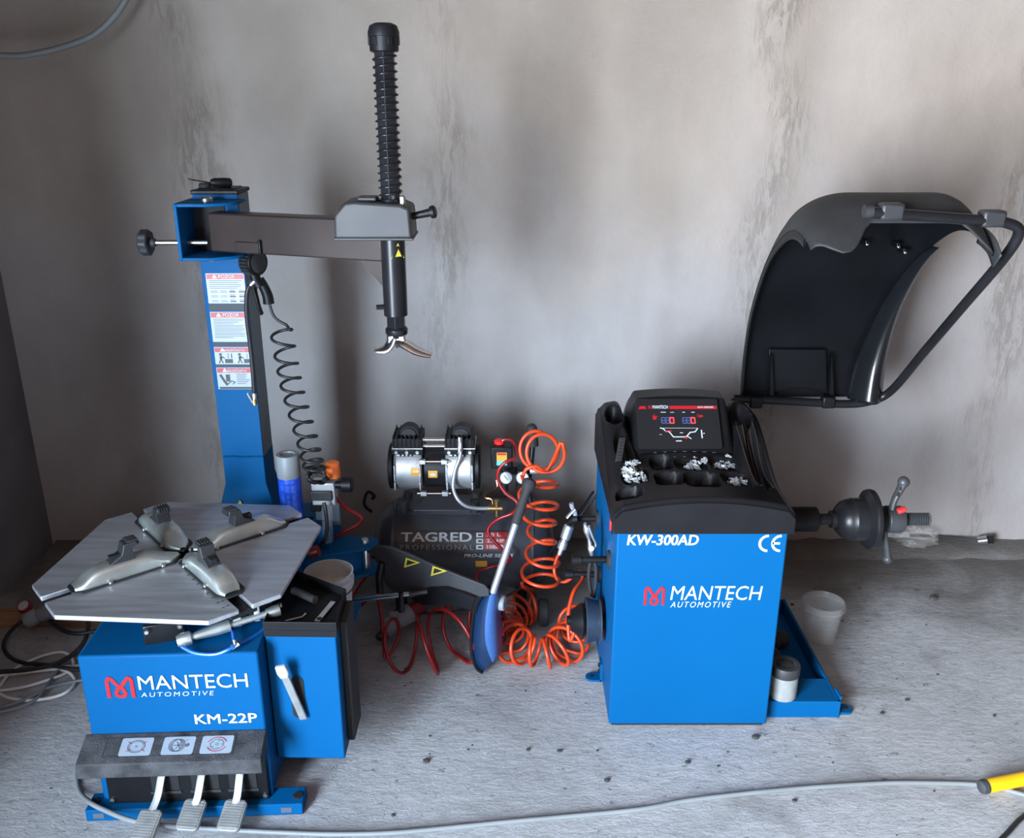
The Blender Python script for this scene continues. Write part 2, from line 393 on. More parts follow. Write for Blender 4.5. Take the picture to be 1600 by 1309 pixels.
struct(MB().bx((WL-.2, OY1, -.1), (WL, WY, ZC)).bx((WL-.2, YF, -.1), (WL, OY0, ZC)).bx((WL-.2, OY0, OZ), (WL, OY1, ZC)).bx((WL, .80, -.1), (WL+.27, 1.0, ZC)).build('wall_left', M['wall_dark'], smooth=0))  # last box: unseen pier added to shade the back-left corner
struct(MB().bx((XR, YF, -.1), (XR+.2, WY, ZC)).build('wall_right', M['ceil'], smooth=0))
struct(MB().bx((WL-1.2, YF-.2, -.2), (XR+.2, WY+.2, 0)).build('floor', M['floor'], smooth=0))
struct(MB().bx((WL-.2, YF, ZC), (XR+.2, WY+.2, ZC+.2)).build('ceiling', M['ceil'], smooth=0))
struct(MB().bx((WL-.2, YF-.2, -.1), (XR+.2, YF, ZC)).build('wall_front', M['ceil'], smooth=0))
# rough ridge of surplus plaster along the foot of the back wall
rows = []
for i in range(121):
    x = WL+.02+(XR-WL-.04)*i/120; e = random.uniform(-.012, .012); h = random.uniform(.016, .034)
    rows.append([V((x, WY+.01, h+.004)), V((x, WY-.035+e, h)), V((x, WY-.075+e, h*.9)), V((x, WY-.115+e, .008)), V((x, WY-.135+e, -.004))])
struct(MB().grid(rows).build('trim_1', M['floor'], smooth=60))

# ================================================================ tyre changer
TO = V((-.862, 1.925, 0)); TA = math.radians(2.5); TR = Matrix.Rotation(TA, 3, 'Z')
def tl(x, y, z): return TO+TR @ V((x, y, z))
TX = TR @ V((1, 0, 0)); TY = TR @ V((0, 1, 0)); UZ = V((0, 0, 1))
tc = thing('tire_changer', 'blue tire changer with octagonal steel turntable, rear column and swing arm', 'tire changer', tl(0, .36, 0))
def tbox(mb, a, b):
    c = (V(a)+V(b))/2; d = [abs(q) for q in (V(b)-V(a))]; return mb.box(tl(*c), d, TR)
# body
body = tbox(MB(), (-.225, 0, .035), (.222, .84, .485)).build('body', M['blue'], tc, bevel=.006)
# front rail and rear rail feet
tbox(MB(), (-.262, -.035, 0), (.305, .03, .036)).build('base_rail', M['blue'], tc, bevel=.003)
tbox(MB(), (-.262, .72, 0), (.27, .80, .036)).build('base_rail', M['blue'], tc, bevel=.003)
for x in (-.245, .288):
    b = MB().lathe([(0, .013), (.004, .013)], tl(x, -.005, .0355), UZ, 12); b.build('anchor_hole', M['dark'], tc)
for x in (-.228, .262):
    tbox(MB(), (x-.014, -.0362, .010), (x+.014, -.034, .026)).build('rail_slot', M['grey'], tc)
# kick panel with pedals
kick = tbox(MB(), (-.205, -.012, .034), (.215, .02, .225)).build('kick_panel', M['blackplastic'], tc, bevel=.003)
for x in (-.052, .052, .150):
    tbox(MB(), (x-.036, -.0135, .075), (x+.036, -.011, .150)).build('pedal_slot', M['dark'], kick)
    tbox(MB(), (x-.04, -.016, .066), (x+.04, -.012, .074)).build('slot_lip', M['greyplastic'], kick)
for x, z in ((.205, .18), (.205, .05), (-.195, .05)):
    MB().cyl(tl(x, -.012, z), tl(x, -.017, z), .006, n=10).build('screw', M['zinc'], kick)
# tread cover over pedals
cov = MB(); pr = [(.0, .252), (-.075, .226), (-.083, .222), (-.083, .180), (-.076, .177), (.0, .20)]
cov.prism([tl(-.238, y, z) for y, z in pr], TX*.462)
cover = cov.build('pedal_cover', M['tread'], tc, bevel=.003)
cn = (tl(0, -.075, .226)-tl(0, 0, .252)).normalized()
cw = flatwarp(tl(0, -.075, .226), TX, -cn, .0012)
b = MB(); rr = .0012
for (x0, y0, x1, y1) in ((-.178, .010, .150, .012), (-.178, .062, .150, .064), (-.178, .010, -.176, .064), (.148, .010, .150, .064)):
    b.face(rect(cw, x0, y0, x1, y1))
b.build('raised_border', M['lid'], cover, smooth=0, recalc=False)
def rrect(x0, y0, x1, y1, r, n=4):
    p = []
    for cx, cy, a0 in ((x1-r, y1-r, 0), (x0+r, y1-r, 90), (x0+r, y0+r, 180), (x1-r, y0+r, 270)):
        for k in range(n+1):
            a = math.radians(a0+90*k/n); p.append((cx+r*math.cos(a), cy+r*math.sin(a)))
    return p
cw2 = flatwarp(tl(0, -.075, .226), TX, -cn, .0022)
for k, x in enumerate((-.098, .008, .105)):
    ic = MB().face([cw(*p) for p in rrect(x-.040, .012, x+.040, .063, .006)]).build('pedal_icon', M['paper'], tc, smooth=0, recalc=False)
    b = MB(); rd = MB(); cx, cy, r = x, .0375, .017
    circ = lambda r, a0=0, a1=360, n=24: [(cx+r*1.25*math.cos(math.radians(a0+(a1-a0)*i/n)), cy+r*math.sin(math.radians(a0+(a1-a0)*i/n))) for i in range(n+1)]
    if k == 0:
        b.ribbon(circ(r), .0016, cw2); b.ribbon(circ(r*.8), .0008, cw2); b.ribbon(circ(.002), .001, cw2)
        for a in (40, 140, 220, 320):
            q = math.radians(a); rd.ribbon([(cx+.018*math.cos(q), cy+.012*math.sin(q)), (cx+.03*math.cos(q), cy+.021*math.sin(q))], .0016, cw2)
    elif k == 1:
        for dx in (-.008, -.004, 0): b.ribbon([(p[0]*.75+cx*.25+dx, p[1]) for p in circ(r)], .0014, cw2)
        for a in range(0, 360, 60):
            q = math.radians(a); b.ribbon([(cx, cy), (cx+.012*math.cos(q), cy+.012*math.sin(q))], .0016, cw2)
        b.ribbon([(cx+.018, cy-.002), (cx+.026, cy+.002)], .008, cw2); rd.ribbon([(cx+.012, cy+.010), (cx+.022, cy+.016)], .0012, cw2)
    else:
        b.ribbon(circ(r*.8), .0012, cw2); b.ribbon(circ(.003), .001, cw2)
        for a in range(0, 360, 72):
            q = math.radians(a); b.ribbon([(cx+.011*math.cos(q), cy+.009*math.sin(q)), (cx+.013*math.cos(q), cy+.0105*math.sin(q))], .003, cw2)
        rd.ribbon(circ(r*1.15, 20, 160, 12), .0018, cw2); rd.ribbon(circ(r*1.15, 200, 340, 12), .0018, cw2)
    b.build('pictogram', M['grey'], ic, smooth=0, recalc=False); rd.build('pictogram_arrow', M['red'], ic, smooth=0, recalc=False)
# pedals: arm bent out of the slot with a ridged foot pad
for k, (x, y, z, dx) in enumerate(((-.075, -.108, .050, .022), (.030, -.078, .052, .020), (.137, -.088, .055, .012))):
    arm = spline([tl(x+dx, .01, .128), tl(x+dx, -.022, .132), tl(x+dx*.6, -.05, .085), tl(x, y+.02, z+.005)], 6)
    pd = MB().tube(arm, .011, 6, flat=.5).build('pedal', M['pedal'], tc, smooth=50)
    Rm = TR @ Matrix.Rotation(math.radians(-8), 3, 'Z') @ Matrix.Rotation(math.radians(22), 3, 'X')
    po = tl(x, y, z)
    MB().prism([po+Rm @ V((p[0], p[1], -.007)) for p in rrect(-.030, -.042, .030, .040, .012)], Rm @ V((0, 0, .012))).build('foot_pad', M['pedal'], pd, bevel=.002)
    b = MB()
    for i in range(10): b.box(po+Rm @ V((0, -.033+.0072*i, .0062)), (.05, .0036, .003), Rm)
    b.build('pad_ridges', M['pedal'], pd)
# lettering on body front
bw = flatwarp(tl(0, 0, 0), TX, UZ, .0012)
def on_front(px, py):
    p = at_plane(px, py, tl(0, 0, 0), TY)-tl(0, 0, 0); return p.dot(TX), p.z
b = MB(); x0, z0 = on_front(167, 1090); x1, z1 = on_front(209, 1056); emblem(b, x0+.004, z0, x1-x0-.008, z1-z0, lambda x, y: bw(x, y)+V((0, -.0004, 0)))
lg = b.build('logo', M['red'], tc, smooth=0, recalc=False)
b = MB(); 
def fit(px0, py0, px1, py1, of=on_front):
    a = of(px0, py0); c = of(px1, py1); return a[0], a[1], c[0]-a[0], c[1]-a[1]
def sub_warp(wp, x, y): return lambda a, b_: wp(x+a, y+b_)
def letters(st, box, m, parent, wp, of, **k):
    x, y, ww, hh = fit(*box, of=of); return text(st, 'lettering', m, parent, sub_warp(wp, x, y), ww, hh, **k)
letters('MANTECH', (218, 1077, 386, 1051), M['white'], tc, bw, on_front, bold=.004)
letters('AUTOMOTIVE', (221, 1088.5, 334, 1078.5), M['white'], tc, bw, on_front, shear=.15, space=1.35)
letters('KM-22P', (306, 1130, 401, 1113), M['white'], tc, bw, on_front, bold=.026)
# turntable
TS = .3244; TCN = V((-.891, 2.192, .625)); TROT = math.radians(-3.8)
tt = tbox(MB(), (-.1, .18, .47), (.1, .40, .495)); tt.lathe([(0, .075), (.05, .07), (.075, .055), (.115, .055)], V((TCN.x, TCN.y, .485)), UZ, 28)
tt = tt.build('turntable', M['blue'], tc, bevel=.003)
def tt_pt(x, y, z, an=0):
    a = TROT+an; return TCN+V((x*math.cos(a)-y*math.sin(a), x*math.sin(a)+y*math.cos(a), z))
aa = .586*TS; mm = (TS+aa)/2; sw = .017
for k in range(4):
    q = sw*.7071
    poly = [(sw*1.414, 0), (mm+q, -mm+q), (TS, -aa), (TS, aa), (mm+q, mm-q)]
    MB().prism([tt_pt(x, y, -.013, k*math.pi/2) for x, y in poly], (0, 0, .013)).build('table_plate', M['steel'], tt, bevel=.0025)
for k in range(4):      # guide rails below the slots
    an = math.pi/4+k*math.pi/2
    c = tt_pt(.18, 0, -.022, an); R = Matrix.Rotation(TROT+an, 3, 'Z')
    MB().box(c, (.345, .07, .016), R).build('slot_rail', M['blackmetal'], tt, bevel=.002)
# scale marks on front plate
mk = MB()
for i in range(9):
    for j in (0, 1):
        c = tt_pt(.09+.03*i, -.030-.012*j, .0006, math.pi/4-math.pi/2)
        R = Matrix.Rotation(TROT-math.pi/4, 3, 'Z'); mk.box(c, (.002, .008, .0006), R)
mk.build('scale_marks', M['black'], tt, smooth=0)
def jaw(k):
    an = math.pi/4+k*math.pi/2; P = lambda r, s, z: tt_pt(r, s, z, an); R = Matrix.Rotation(TROT+an, 3, 'Z')
    root = MB().prism([P(r, s, .0) for r, s in ((.012, 0), (.045, -.038), (.28, -.038), (.30, -.02), (.30, .02), (.28, .038), (.045, .038))], (0, 0, .005)).build('jaw', M['rubber'], tc)
    st = [(.02, .008, .007), (.05, .030, .014), (.075, .033, .026), (.10, .033, .038), (.16, .032, .041), (.225, .032, .040), (.25, .031, .032), (.272, .029, .016), (.292, .020, .008)]
    sp = spline([V(q) for q in st], 3); rows = []
    for r, hw, h in sp:
        row = []
        for i in range(13):
            a = math.pi*i/12; cs, sn = math.cos(a), math.sin(a)
            row.append(P(r, hw*math.copysign(abs(cs)**.55, cs), .004+h*abs(sn)**.6))
        rows.append(row)
    MB().grid(rows).build('jaw_slide', M['cast'], root, smooth=50)
    # clamp tooth
    t = MB(); prof = [(.135, .036), (.205, .036), (.200, .044), (.168, .062), (.160, .088), (.128, .092), (.124, .080), (.142, .074)]
    t.prism([P(r, -.019, z) for r, z in prof], R @ V((0, .038, 0))); t.build('clamp_tooth', M['greyplastic'], root, bevel=.002)
    t = MB()
    for i in range(4):
        for j in range(5): t.box(P(.1255+.004*i*0-.001*i, -.014+.007*j, .0905-.0085*i*.35), (.006, .004, .006), R)
    for i in range(5): t.box(P(.140, -.014+.007*i, .0925), (.022, .0035, .004), R)
    t.build('serrations', M['nut'], root)
    MB().box(P(.183, 0, .056), (.026, .016, .012), R).build('tooth_recess', M['dark'], root)
    for r, s in ((.075, .035), (.21, .035), (.21, -.035), (.075, -.035)):
        MB().lathe([(0, .0065), (.006, .0065), (.008, .004)], P(r, s, .004), UZ, 10).build('screw', M['zinc'], root)
for k in range(4): jaw(k)
# clamping cylinders slung below the table
def plate(px, py, Y, w, h, yaw):
    c = at(px, py, Y=Y); R = Matrix.Rotation(yaw, 3, 'Z'); p = MB().box(c, (w, .012, h), R).build('cylinder_flange', M['blackmetal'], tc, bevel=.003)
    for sx in (-1, 1):
        for sz in (-1, 1):
            q = c+R @ V((sx*w*.40, 0, sz*h*.38)); MB().lathe([(0, .008), (.016, .008), (.02, .005)], q, R @ V((0, -1, 0)), 10).build('bolt', M['zinc'], p)
    return c, R
c1, R1 = plate(258, 995, 1.985, .100, .085, math.radians(18))
c2, R2 = plate(415, 960, 2.11, .095, .060, math.radians(18))
d1 = R1 @ V((0, 1, 0))
MB().cyl(c1+d1*.005, c1+d1*.27, .038, n=28).build('clamp_cylinder', M['alu'], tc)
MB().cyl(c2+d1*.005, c2+d1*.2, .034, n=28).build('clamp_cylinder', M['alu'], tc)
rod0 = at(284, 1000, Y=1.955); rod1 = at(428, 955, Y=2.06)
rd = MB().cyl(rod0, rod1, .009, n=16); ax = (rod1-rod0).normalized()
rd.lathe([(-.012, .014), (.0, .018), (.022, .018), (.026, .013)], rod0, ax, 18).lathe([(.0, .010), (.06, .016), (.09, .016)], rod0+ax*.03, ax, 18)
rd.lathe([(0, .012), (.02, .016), (.035, .016)], rod1-ax*.02, ax, 18); rd.build('link_rod', M['cast'], tc)
q = rod0.lerp(rod1, .58); MB().box(q+V((.0, .01, .025)), (.022, .02, .075), R1).build('rod_clevis', M['cast'], tc, bevel=.003)
q = rod0.lerp(rod1, .80); MB().box(q+V((.0, .01, .02)), (.016, .02, .07), R1).build('rod_clevis', M['cast'], tc, bevel=.003)
hz = [at(284, 1010, Y=1.93), at(305, 1020, Y=1.92), at(335, 1022, Y=1.915), at(358, 1014, Y=1.92), at(366, 1008, Y=1.93)]
MB().tube(spline(hz, 6), .0045).build('air_line', M['bluehose'], tc)
MB().tube(spline([at(366, 1006, Y=1.95), at(385, 1000, Y=1.98), at(410, 985, Y=2.03), at(417, 970, Y=2.06), at(410, 962, Y=2.07)], 6), .0045).build('air_line', M['bluehose'], tc)
MB().tube(spline([at(366, 1004, Y=1.95), at(364, 990, Y=1.99), at(362, 975, Y=2.05)], 6), .0045).build('air_line', M['bluehose'], tc)
MB().cyl(at(362, 1012, Y=1.94), at(374, 1005, Y=1.945), .007, n=10).cyl(at(368, 1008, Y=1.942), at(366, 1000, Y=1.95), .006, n=10).build('tee_fitting', M['zinc'], tc)
# side box with tool tray
BX0, BX1, BY0 = -.640, -.455, 2.0
pl = [V((BX0, BY0+.004, .10)), V((BX1, BY0, .10)), V((BX1, 2.165, .10)), V((BX0, 2.285, .10))]
side = MB().prism(pl, (0, 0, .405)).build('side_box', M['blue'], tc, bevel=.004)
def ring_walls(mb, poly, z0, z1, th):
    c = sum(poly, V((0, 0, 0)))/len(poly); n = len(poly); inn = [p+(c-p).normalized()*th*1.4 for p in poly]
    for i in range(n):
        a, b2, ci, di = poly[i], poly[(i+1) % n], inn[(i+1) % n], inn[i]
        q = [V((p.x, p.y, z0)) for p in (a, b2, ci, di)]; mb.prism(q, (0, 0, z1-z0))
    return mb
tp = [V((p.x, p.y, 0)) for p in pl]; tp[0].x -= .0; tp[1] += V((.004, -.005, 0)); tp[0] += V((0, -.005, 0))
tray = ring_walls(MB(), tp, .488, .532, .004); tray.prism([V((p.x, p.y, .506)) for p in tp], (0, 0, .004)); tray.build('tool_tray', M['blackplastic'], tc, bevel=.0015)
b = MB(); sp_ = lambda x, z: V((x, BY0-.0006, z))
slot = rrect(-.585, .235, -.550, .365, .016); b.face([sp_(*p) for p in slot]); b.build('lever_slot', M['dark'], side, smooth=0, recalc=False)
MB().bx((BX1, 2.05, .12), (BX1+.020, 2.16, .50)).build('rubber_pad', M['rubber'], tc, bevel=.004)
# inner side wall of body towards the box is plain; bracket that carries the paste pail
MB().bx((-.600, 2.235, .355), (-.455, 2.375, .363)).bx((-.635, 2.235, .30), (-.597, 2.375, .363)).build('pail_bracket', M['blue'], tc, bevel=.002)
# column
CY = 2.66; CX0, CX1 = -.9215, -.7925; CYB = 2.775; CT = 1.535
MB().bx((CX0+.002, CY+.006, .715), (CX1+.001, CYB, CT)).build('column', M['slate'], tc, bevel=.004)
MB().bx((CX0, CY, .715), (CX1, CY+.010, CT)).bx((CX0, CY, .715), (CX0+.004, CYB-.01, CT)).build('column_front_plate', M['blue'], tc, bevel=.002)
b = MB(); lo_ = [V((-.965, CY-.01, .485)), V((-.755, CY-.01, .485)), V((-.755, CYB+.01, .485)), V((-.965, CYB+.01, .485))]; hi_ = [V((CX0, CY-.002, .72)), V((CX1+.001, CY-.002, .72)), V((CX1+.001, CYB, .72)), V((CX0, CYB, .72))]
mid = [p.lerp(q, .62) for p, q in zip(lo_, hi_)]; mid = [V((h_.x, h_.y, .63)) for h_ in hi_]
b.grid([lo_, mid, hi_], True); b.face(lo_[::-1]); b.face(hi_); b.build('column_foot', M['blue'], tc, bevel=.002)
b = MB()
for i in range(24): b.ball((CX0+.004+.0052*i, CY-.001, .7205+random.uniform(-.0015, .0015)), .0042, n=6)
b.build('weld_bead', M['blue'], tc)
MB().bx((-1.055, 2.69, .484), (-.60, 2.80, .494)).build('rear_flange', M['blue'], tc, bevel=.002)
for x in (-1.03, -.985): MB().lathe([(0, .011), (.002, .011)], (x, 2.745, .4935), UZ, 12).build('anchor_hole', M['dark'], tc)
# column cap
MB().bx((CX0-.004, CY-.004, CT), (CX1+.005, CYB+.004, CT+.012)).bx((CX0+.012, CY+.012, CT+.010), (CX1-.012, CYB-.012, CT+.016)).build('column_cap', M['blackplastic'], tc, bevel=.006)
# yoke that carries the swing arm
YX0, YX1, YY0 = -.932, -.770, 2.525
def yoke_plate(z): 
    return MB().prism([V((YX0, CY+.004, z)), V((YX0, YY0+.01, z)), V((YX0+.01, YY0, z)), V((YX1-.075, YY0-.002, z)), V((YX1-.02, YY0+.03, z)), V((YX1, YY0+.07, z)), V((YX1, CY+.004, z))], (0, 0, .009))
yk = yoke_plate(1.514).build('yoke', M['blue'], tc, bevel=.002)
yoke_plate(1.366).build('yoke_lower_plate', M['blue'], yk, bevel=.002)
MB().bx((YX0-.001, YY0+.002, 1.366), (YX0+.009, CY+.02, 1.523)).build('yoke_side_plate', M['blue'], yk, bevel=.003)
MB().bx((YX0+.01, CY-.004, 1.376), (YX0+.10, CY+.002, 1.513)).build('yoke_shade_plate', M['dark'], yk)  # dark sheet standing in for the shade inside the yoke
MB().lathe([(0, .018), (.007, .018), (.011, .013)], (-.862, 2.60, 1.523), UZ, 20).build('pivot_bolt', M['zinc'], yk)
MB().lathe([(0, .013), (.012, .013)], (-.862, 2.60, 1.354), UZ, 6).build('pivot_nut', M['zinc'], yk)
# clamping screw with star knob
kz = 1.408; ky = 2.59
kn = MB().lathe([(0, .016), (.012, .017), (.013, .010), (.17, .010)], (YX0-.012, ky, kz), (1, 0, 0), 14)
kn = MB().cyl((-1.03, ky, kz), (-.868, ky, kz), .0075, n=14).build('clamp_screw', M['zinc'], tc)
MB().cyl((YX0-.018, ky, kz), (YX0, ky, kz), .015, n=14).build('screw_boss', M['blue'], kn)
b = MB(); pts = []
for i in range(48):
    a = 2*math.pi*i/48; r = .036+.0018*math.cos(8*a); pts.append(V((-1.032, ky+r*math.cos(a), kz+r*math.sin(a))))
b.prism(pts, (-.026, 0, 0)); b.cyl((-1.032, ky, kz), (-1.015, ky, kz), .016, .011); b.build('star_knob', M['greyplastic'], kn, bevel=.004)
# swing arm
A0 = V((-.845, 2.597, 1.440)); A1 = V((-.335, 2.425, 1.440)); ad = (A1-A0).normalized(); an_ = V((-ad.y, ad.x, 0))
AR = Matrix((ad, an_, UZ)).transposed()
arm = MB().box((A0+A1)/2, ((A1-A0).length, .062, .108), AR).build('swing_arm', M['brownmetal'], tc, bevel=.005)
q = A0+ad*.125-an_*.034+V((0, 0, -.036)); MB().box(q, (.075, .006, .030), AR).build('stop_plate', M['brownmetal'], arm, bevel=.002)
q = A0+ad*.168-an_*.038+V((0, 0, -.033)); MB().box(q, (.008, .010, .040), AR).build('stop_lug', M['blackmetal'], arm, bevel=.002)
g0 = A1-ad*.012+V((0, 0, -.054)); MB().prism([g0-ad*.075-an_*.004, g0-an_*.004, g0+V((0, 0, -.075))-an_*.004], an_*.008).build('gusset', M['brownmetal'], arm)
# vertical post
MX, MY = -.318, 2.420
mc = lambda z: V((MX, MY, z))
MB().cyl(mc(1.236), mc(1.475), .0325, n=32).build('post_sleeve', M['blackmetal'], tc, bevel=.002)
post = MB().cyl(mc(1.175), mc(1.935), .0272, n=6, up=(0, 1, 0)).build('hex_post', M['blackmetal'], tc, bevel=.001, smooth=0)
b = MB(); 
b.tube(coil([mc(1.548+(1.905-1.548)*i/40) for i in range(41)], .0290, 19.5, 20), .0026, 6); b.build('return_spring', M['blackmetal'], post, smooth=60)
MB().lathe([(0, .033), (.002, .036), (.035, .037), (.036, .039), (.046, .039), (.060, .034), (.066, .022), (.067, 0)], mc(1.905), UZ, 32).build('post_cap', M['blackplastic'], post)
for s_ in range(6):
    a = math.pi/3*s_; MB().box(mc(1.93)+V((.037*math.cos(a), .037*math.sin(a), 0)), (.004, .012, .02), Matrix.Rotation(a, 3, 'Z')).build('cap_rib', M['blackplastic'], post, bevel=.001)
# locking head cover
hc = [(-.460, 1.452), (-.258, 1.452), (-.262, 1.530), (-.285, 1.540), (-.405, 1.548), (-.430, 1.544), (-.458, 1.512)]
head = MB().prism([V((x, 2.352, z)) for x, z in hc], (0, .135, 0)).build('lock_cover', M['greyplastic'], tc, bevel=.008, seg=3)
MB().bx((-.462, 2.350, 1.449), (-.256, 2.489, 1.456)).build('cover_rim', M['greyplastic'], head, bevel=.002)
MB().box((-.375, 2.40, 1.551), (.05, .05, .012)).build('cover_button', M['greyplastic'], head, bevel=.004)
MB().lathe([(0, .035), (.008, .033)], mc(1.540), UZ, 24).build('post_collar', M['blackmetal'], head)
MB().lathe([(0, .008), (.018, .008), (.022, .003)], (-.283, 2.385, 1.538), UZ, 6).build('cover_bolt', M['zinc'], head)
h0 = V((-.262, 2.40, 1.505)); hd = V((1, -.15, .22)).normalized()
MB().lathe([(0, .009), (.035, .010), (.05, .011), (.052, .016), (.062, .017), (.066, .012)], h0, hd, 18).build('lock_handle', M['blackplastic'], head)
tw = lambda x, y: V((MX+.0335*math.sin(x/.033), MY-.0335*math.cos(x/.033), y))
o_ = MB().face([tw(*p) for p in ((-.002, 1.395), (.038, 1.395), (.018, 1.437))]).build('warning_triangle', M['yellow'], tc, smooth=0, recalc=False)
tw2 = lambda x, y: tw(x, y)+V((.0003, -.0006, 0))
MB().face([tw2(*p) for p in ((.005, 1.399), (.031, 1.399), (.018, 1.427))]).build('triangle_print', M['black'], o_, smooth=0, recalc=False)
MB().face([tw2(*p)+V((.0002, -.0004, 0)) for p in ((.009, 1.401), (.027, 1.401), (.018, 1.421))]).build('triangle_print', M['yellow'], o_, smooth=0, recalc=False)
# demount head
MB().lathe([(0, .028), (.006, .031), (.016, .031), (.022, .026)], mc(1.182), UZ, 24).build('tool_collar', M['blackmetal'], tc)
MB().cyl(mc(1.262)+V((-.03, -.012, 0)), mc(1.262)+V((-.05, -.018, 0)), .007, n=10).build('set_screw', M['blackmetal'], tc)
dh = MB().box(mc(1.172), (.052, .045, .028)).build('demount_head', M['chrome'], tc, bevel=.006)
wing = lambda pts, rs: MB().tube(spline([V(p) for p in pts], 6), lambda t: rs[min(int(t*(len(rs)-1)), len(rs)-2)]*(1-(t*(len(rs)-1)) % 1)+rs[min(int(t*(len(rs)-1))+1, len(rs)-1)]*((t*(len(rs)-1)) % 1), 12, flat=.42)
wing([(MX-.012, MY-.01, 1.174), (MX-.022, MY-.018, 1.152), (MX-.038, MY-.022, 1.144), (MX-.060, MY-.024, 1.142)], [.020, .019, .014, .005]).build('beak', M['chrome'], dh, smooth=60)
wing([(MX, MY-.005, 1.166), (MX+.025, MY-.015, 1.158), (MX+.055, MY-.022, 1.142), (MX+.080, MY-.028, 1.134), (MX+.100, MY-.032, 1.130)], [.022, .026, .024, .019, .012]).build('tongue', M['chrome'], dh, smooth=60)
MB().lathe([(0, .006), (.012, .006)], mc(1.160)+V((.005, -.03, 0)), (0, -1, 0), 10).build('set_screw', M['dark'], dh)
# stickers on column
cwp = flatwarp((0, CY-.0006, 0), (1, 0, 0), UZ, .0)
cwq = flatwarp((0, CY-.0012, 0), (1, 0, 0), UZ, .0)
zz = lambda py: at(800, py, Y=CY).z
SX0, SX1 = CX0+.012, CX1-.003
def sticker(y0, y1, title, hdr, kind):
    za, zb = zz(y1), zz(y0)
    s = MB().face(rect(cwp, SX0, za, SX1, zb)).build('warning_sticker', M['paper'], tc, smooth=0, recalc=False)
    hz_ = zb-zz(y0+hdr)
    MB().face(rect(cwq, SX0+.002, zb-hz_, SX1-.002, zb-.002)).build('sticker_header', M['red'], s, smooth=0, recalc=False)
    lw = .06 if len(title) < 7 else .078; cxm = (SX0+SX1)/2+.012
    cwr = flatwarp((0, CY-.0018, 0), (1, 0, 0), UZ, .0)
    text(title, 'lettering', M['white'], s, sub_warp(cwr, cxm-lw/2, zb-hz_*.80), lw*.82, hz_*.58, bold=.02)
    MB().face([cwr(SX0+.018, zb-hz_*.85), cwr(SX0+.034, zb-hz_*.85), cwr(SX0+.026, zb-hz_*.12)]).build('header_triangle', M['white'], s, smooth=0, recalc=False)
    t = MB(); k = MB(); W_ = SX1-SX0; top = zb-hz_-.004
    if kind == 1:
        for i in range(5): t.face(rect(cwq, SX0+.008, top-.0055*i-.0018, SX1-.006-random.random()*.02, top-.0055*i))
        for i in range(3):
            for j in range(4):
                xx = SX0+.010+.028*j; yy = top-.036-.0145*i
                if j > 1: k.face(rect(cwq, xx, yy, xx+.018, yy+.004)); t.face(rect(cwq, xx, yy+.006, xx+.016, yy+.008))
                else: t.face(rect(cwq, xx, yy, xx+.022, yy+.0015)); t.face(rect(cwq, xx, yy+.004, xx+.02, yy+.0055))
    elif kind == 2:
        n = int((top-za)/.0048)
        for i in range(n-1): t.face(rect(cwq, SX0+.008, top-.0048*i-.0016, SX1-.008-(random.random()**3)*.05, top-.0048*i))
    elif kind == 3:
        for j in (0, 1):
            x = SX0+.018+.058*j; y = za+.004; hh = top-y
            k.ribbon([(x-.006, y), (x, y+hh*.42), (x+.006, y)], .004, cwq); k.ribbon([(x, y+hh*.4), (x+.001, y+hh*.72)], .008, cwq)
            k.ribbon([(x, y+hh*.72), (x+.012, y+hh*.5)], .003, cwq); k.face([cwq(x+.0045*math.cos(q*.6283), y+hh*.9+.0045*math.sin(q*.6283)) for q in range(10)])
            k.face(rect(cwq, x+.012, y, x+.036, y+hh*.42)); t.face(rect(cwq, x+.022, y+hh*.5, x+.024, y+hh)); k.face(rect(cwq, x+.032, y+hh*.5, x+.035, y+hh))
    else:
        x, y = SX0+.01, za+.012; hh = top-y
        k.ribbon([(x, y+hh*.95), (x+.012, y+hh*.35), (x+.02, y+hh*.05)], .008, cwq); k.face(rect(cwq, x+.017, y+hh*.35, x+.03, y+hh*.95))
        k.ribbon([(x+.02, y+hh*.1), (x+.034, y+hh*.4), (x+.044, y+hh*.3), (x+.036, y+hh*.12)], .003, cwq)
        for i in range(6): t.face(rect(cwq, SX0+.06, top-.006*i-.0022, SX1-.008-.02*random.random(), top-.006*i))
        k.face(rect(cwq, SX0+.004, za+.001, SX1-.002, za+.008))
    if t.f: t.build('fine_print', M['grey'], s, smooth=0, recalc=False)
    if k.f: k.build('pictogram', M['black'], s, smooth=0, recalc=False)
    return s
sticker(427, 474, 'POZOR', 9, 1); sticker(487, 534, 'POZOR', 9, 2); sticker(542, 569, 'NEBEZPEČENSTVO', 8, 3); sticker(574, 608, 'NEBEZPEČENSTVO', 8, 4)
for a, c in ((475, 485), (535, 541), (569, 573)):
    MB().face(rect(cwp, SX0, zz(c), SX1, zz(a))).build('sticker_bar', M['lid'], tc, smooth=0, recalc=False)
fp = lambda px, py: at(px, py, Y=CY-.0125)
o_ = MB().face([fp(369, 791), fp(381, 791), fp(375, 781)]).build('warning_triangle', M['yellow'], tc, smooth=0, recalc=False)
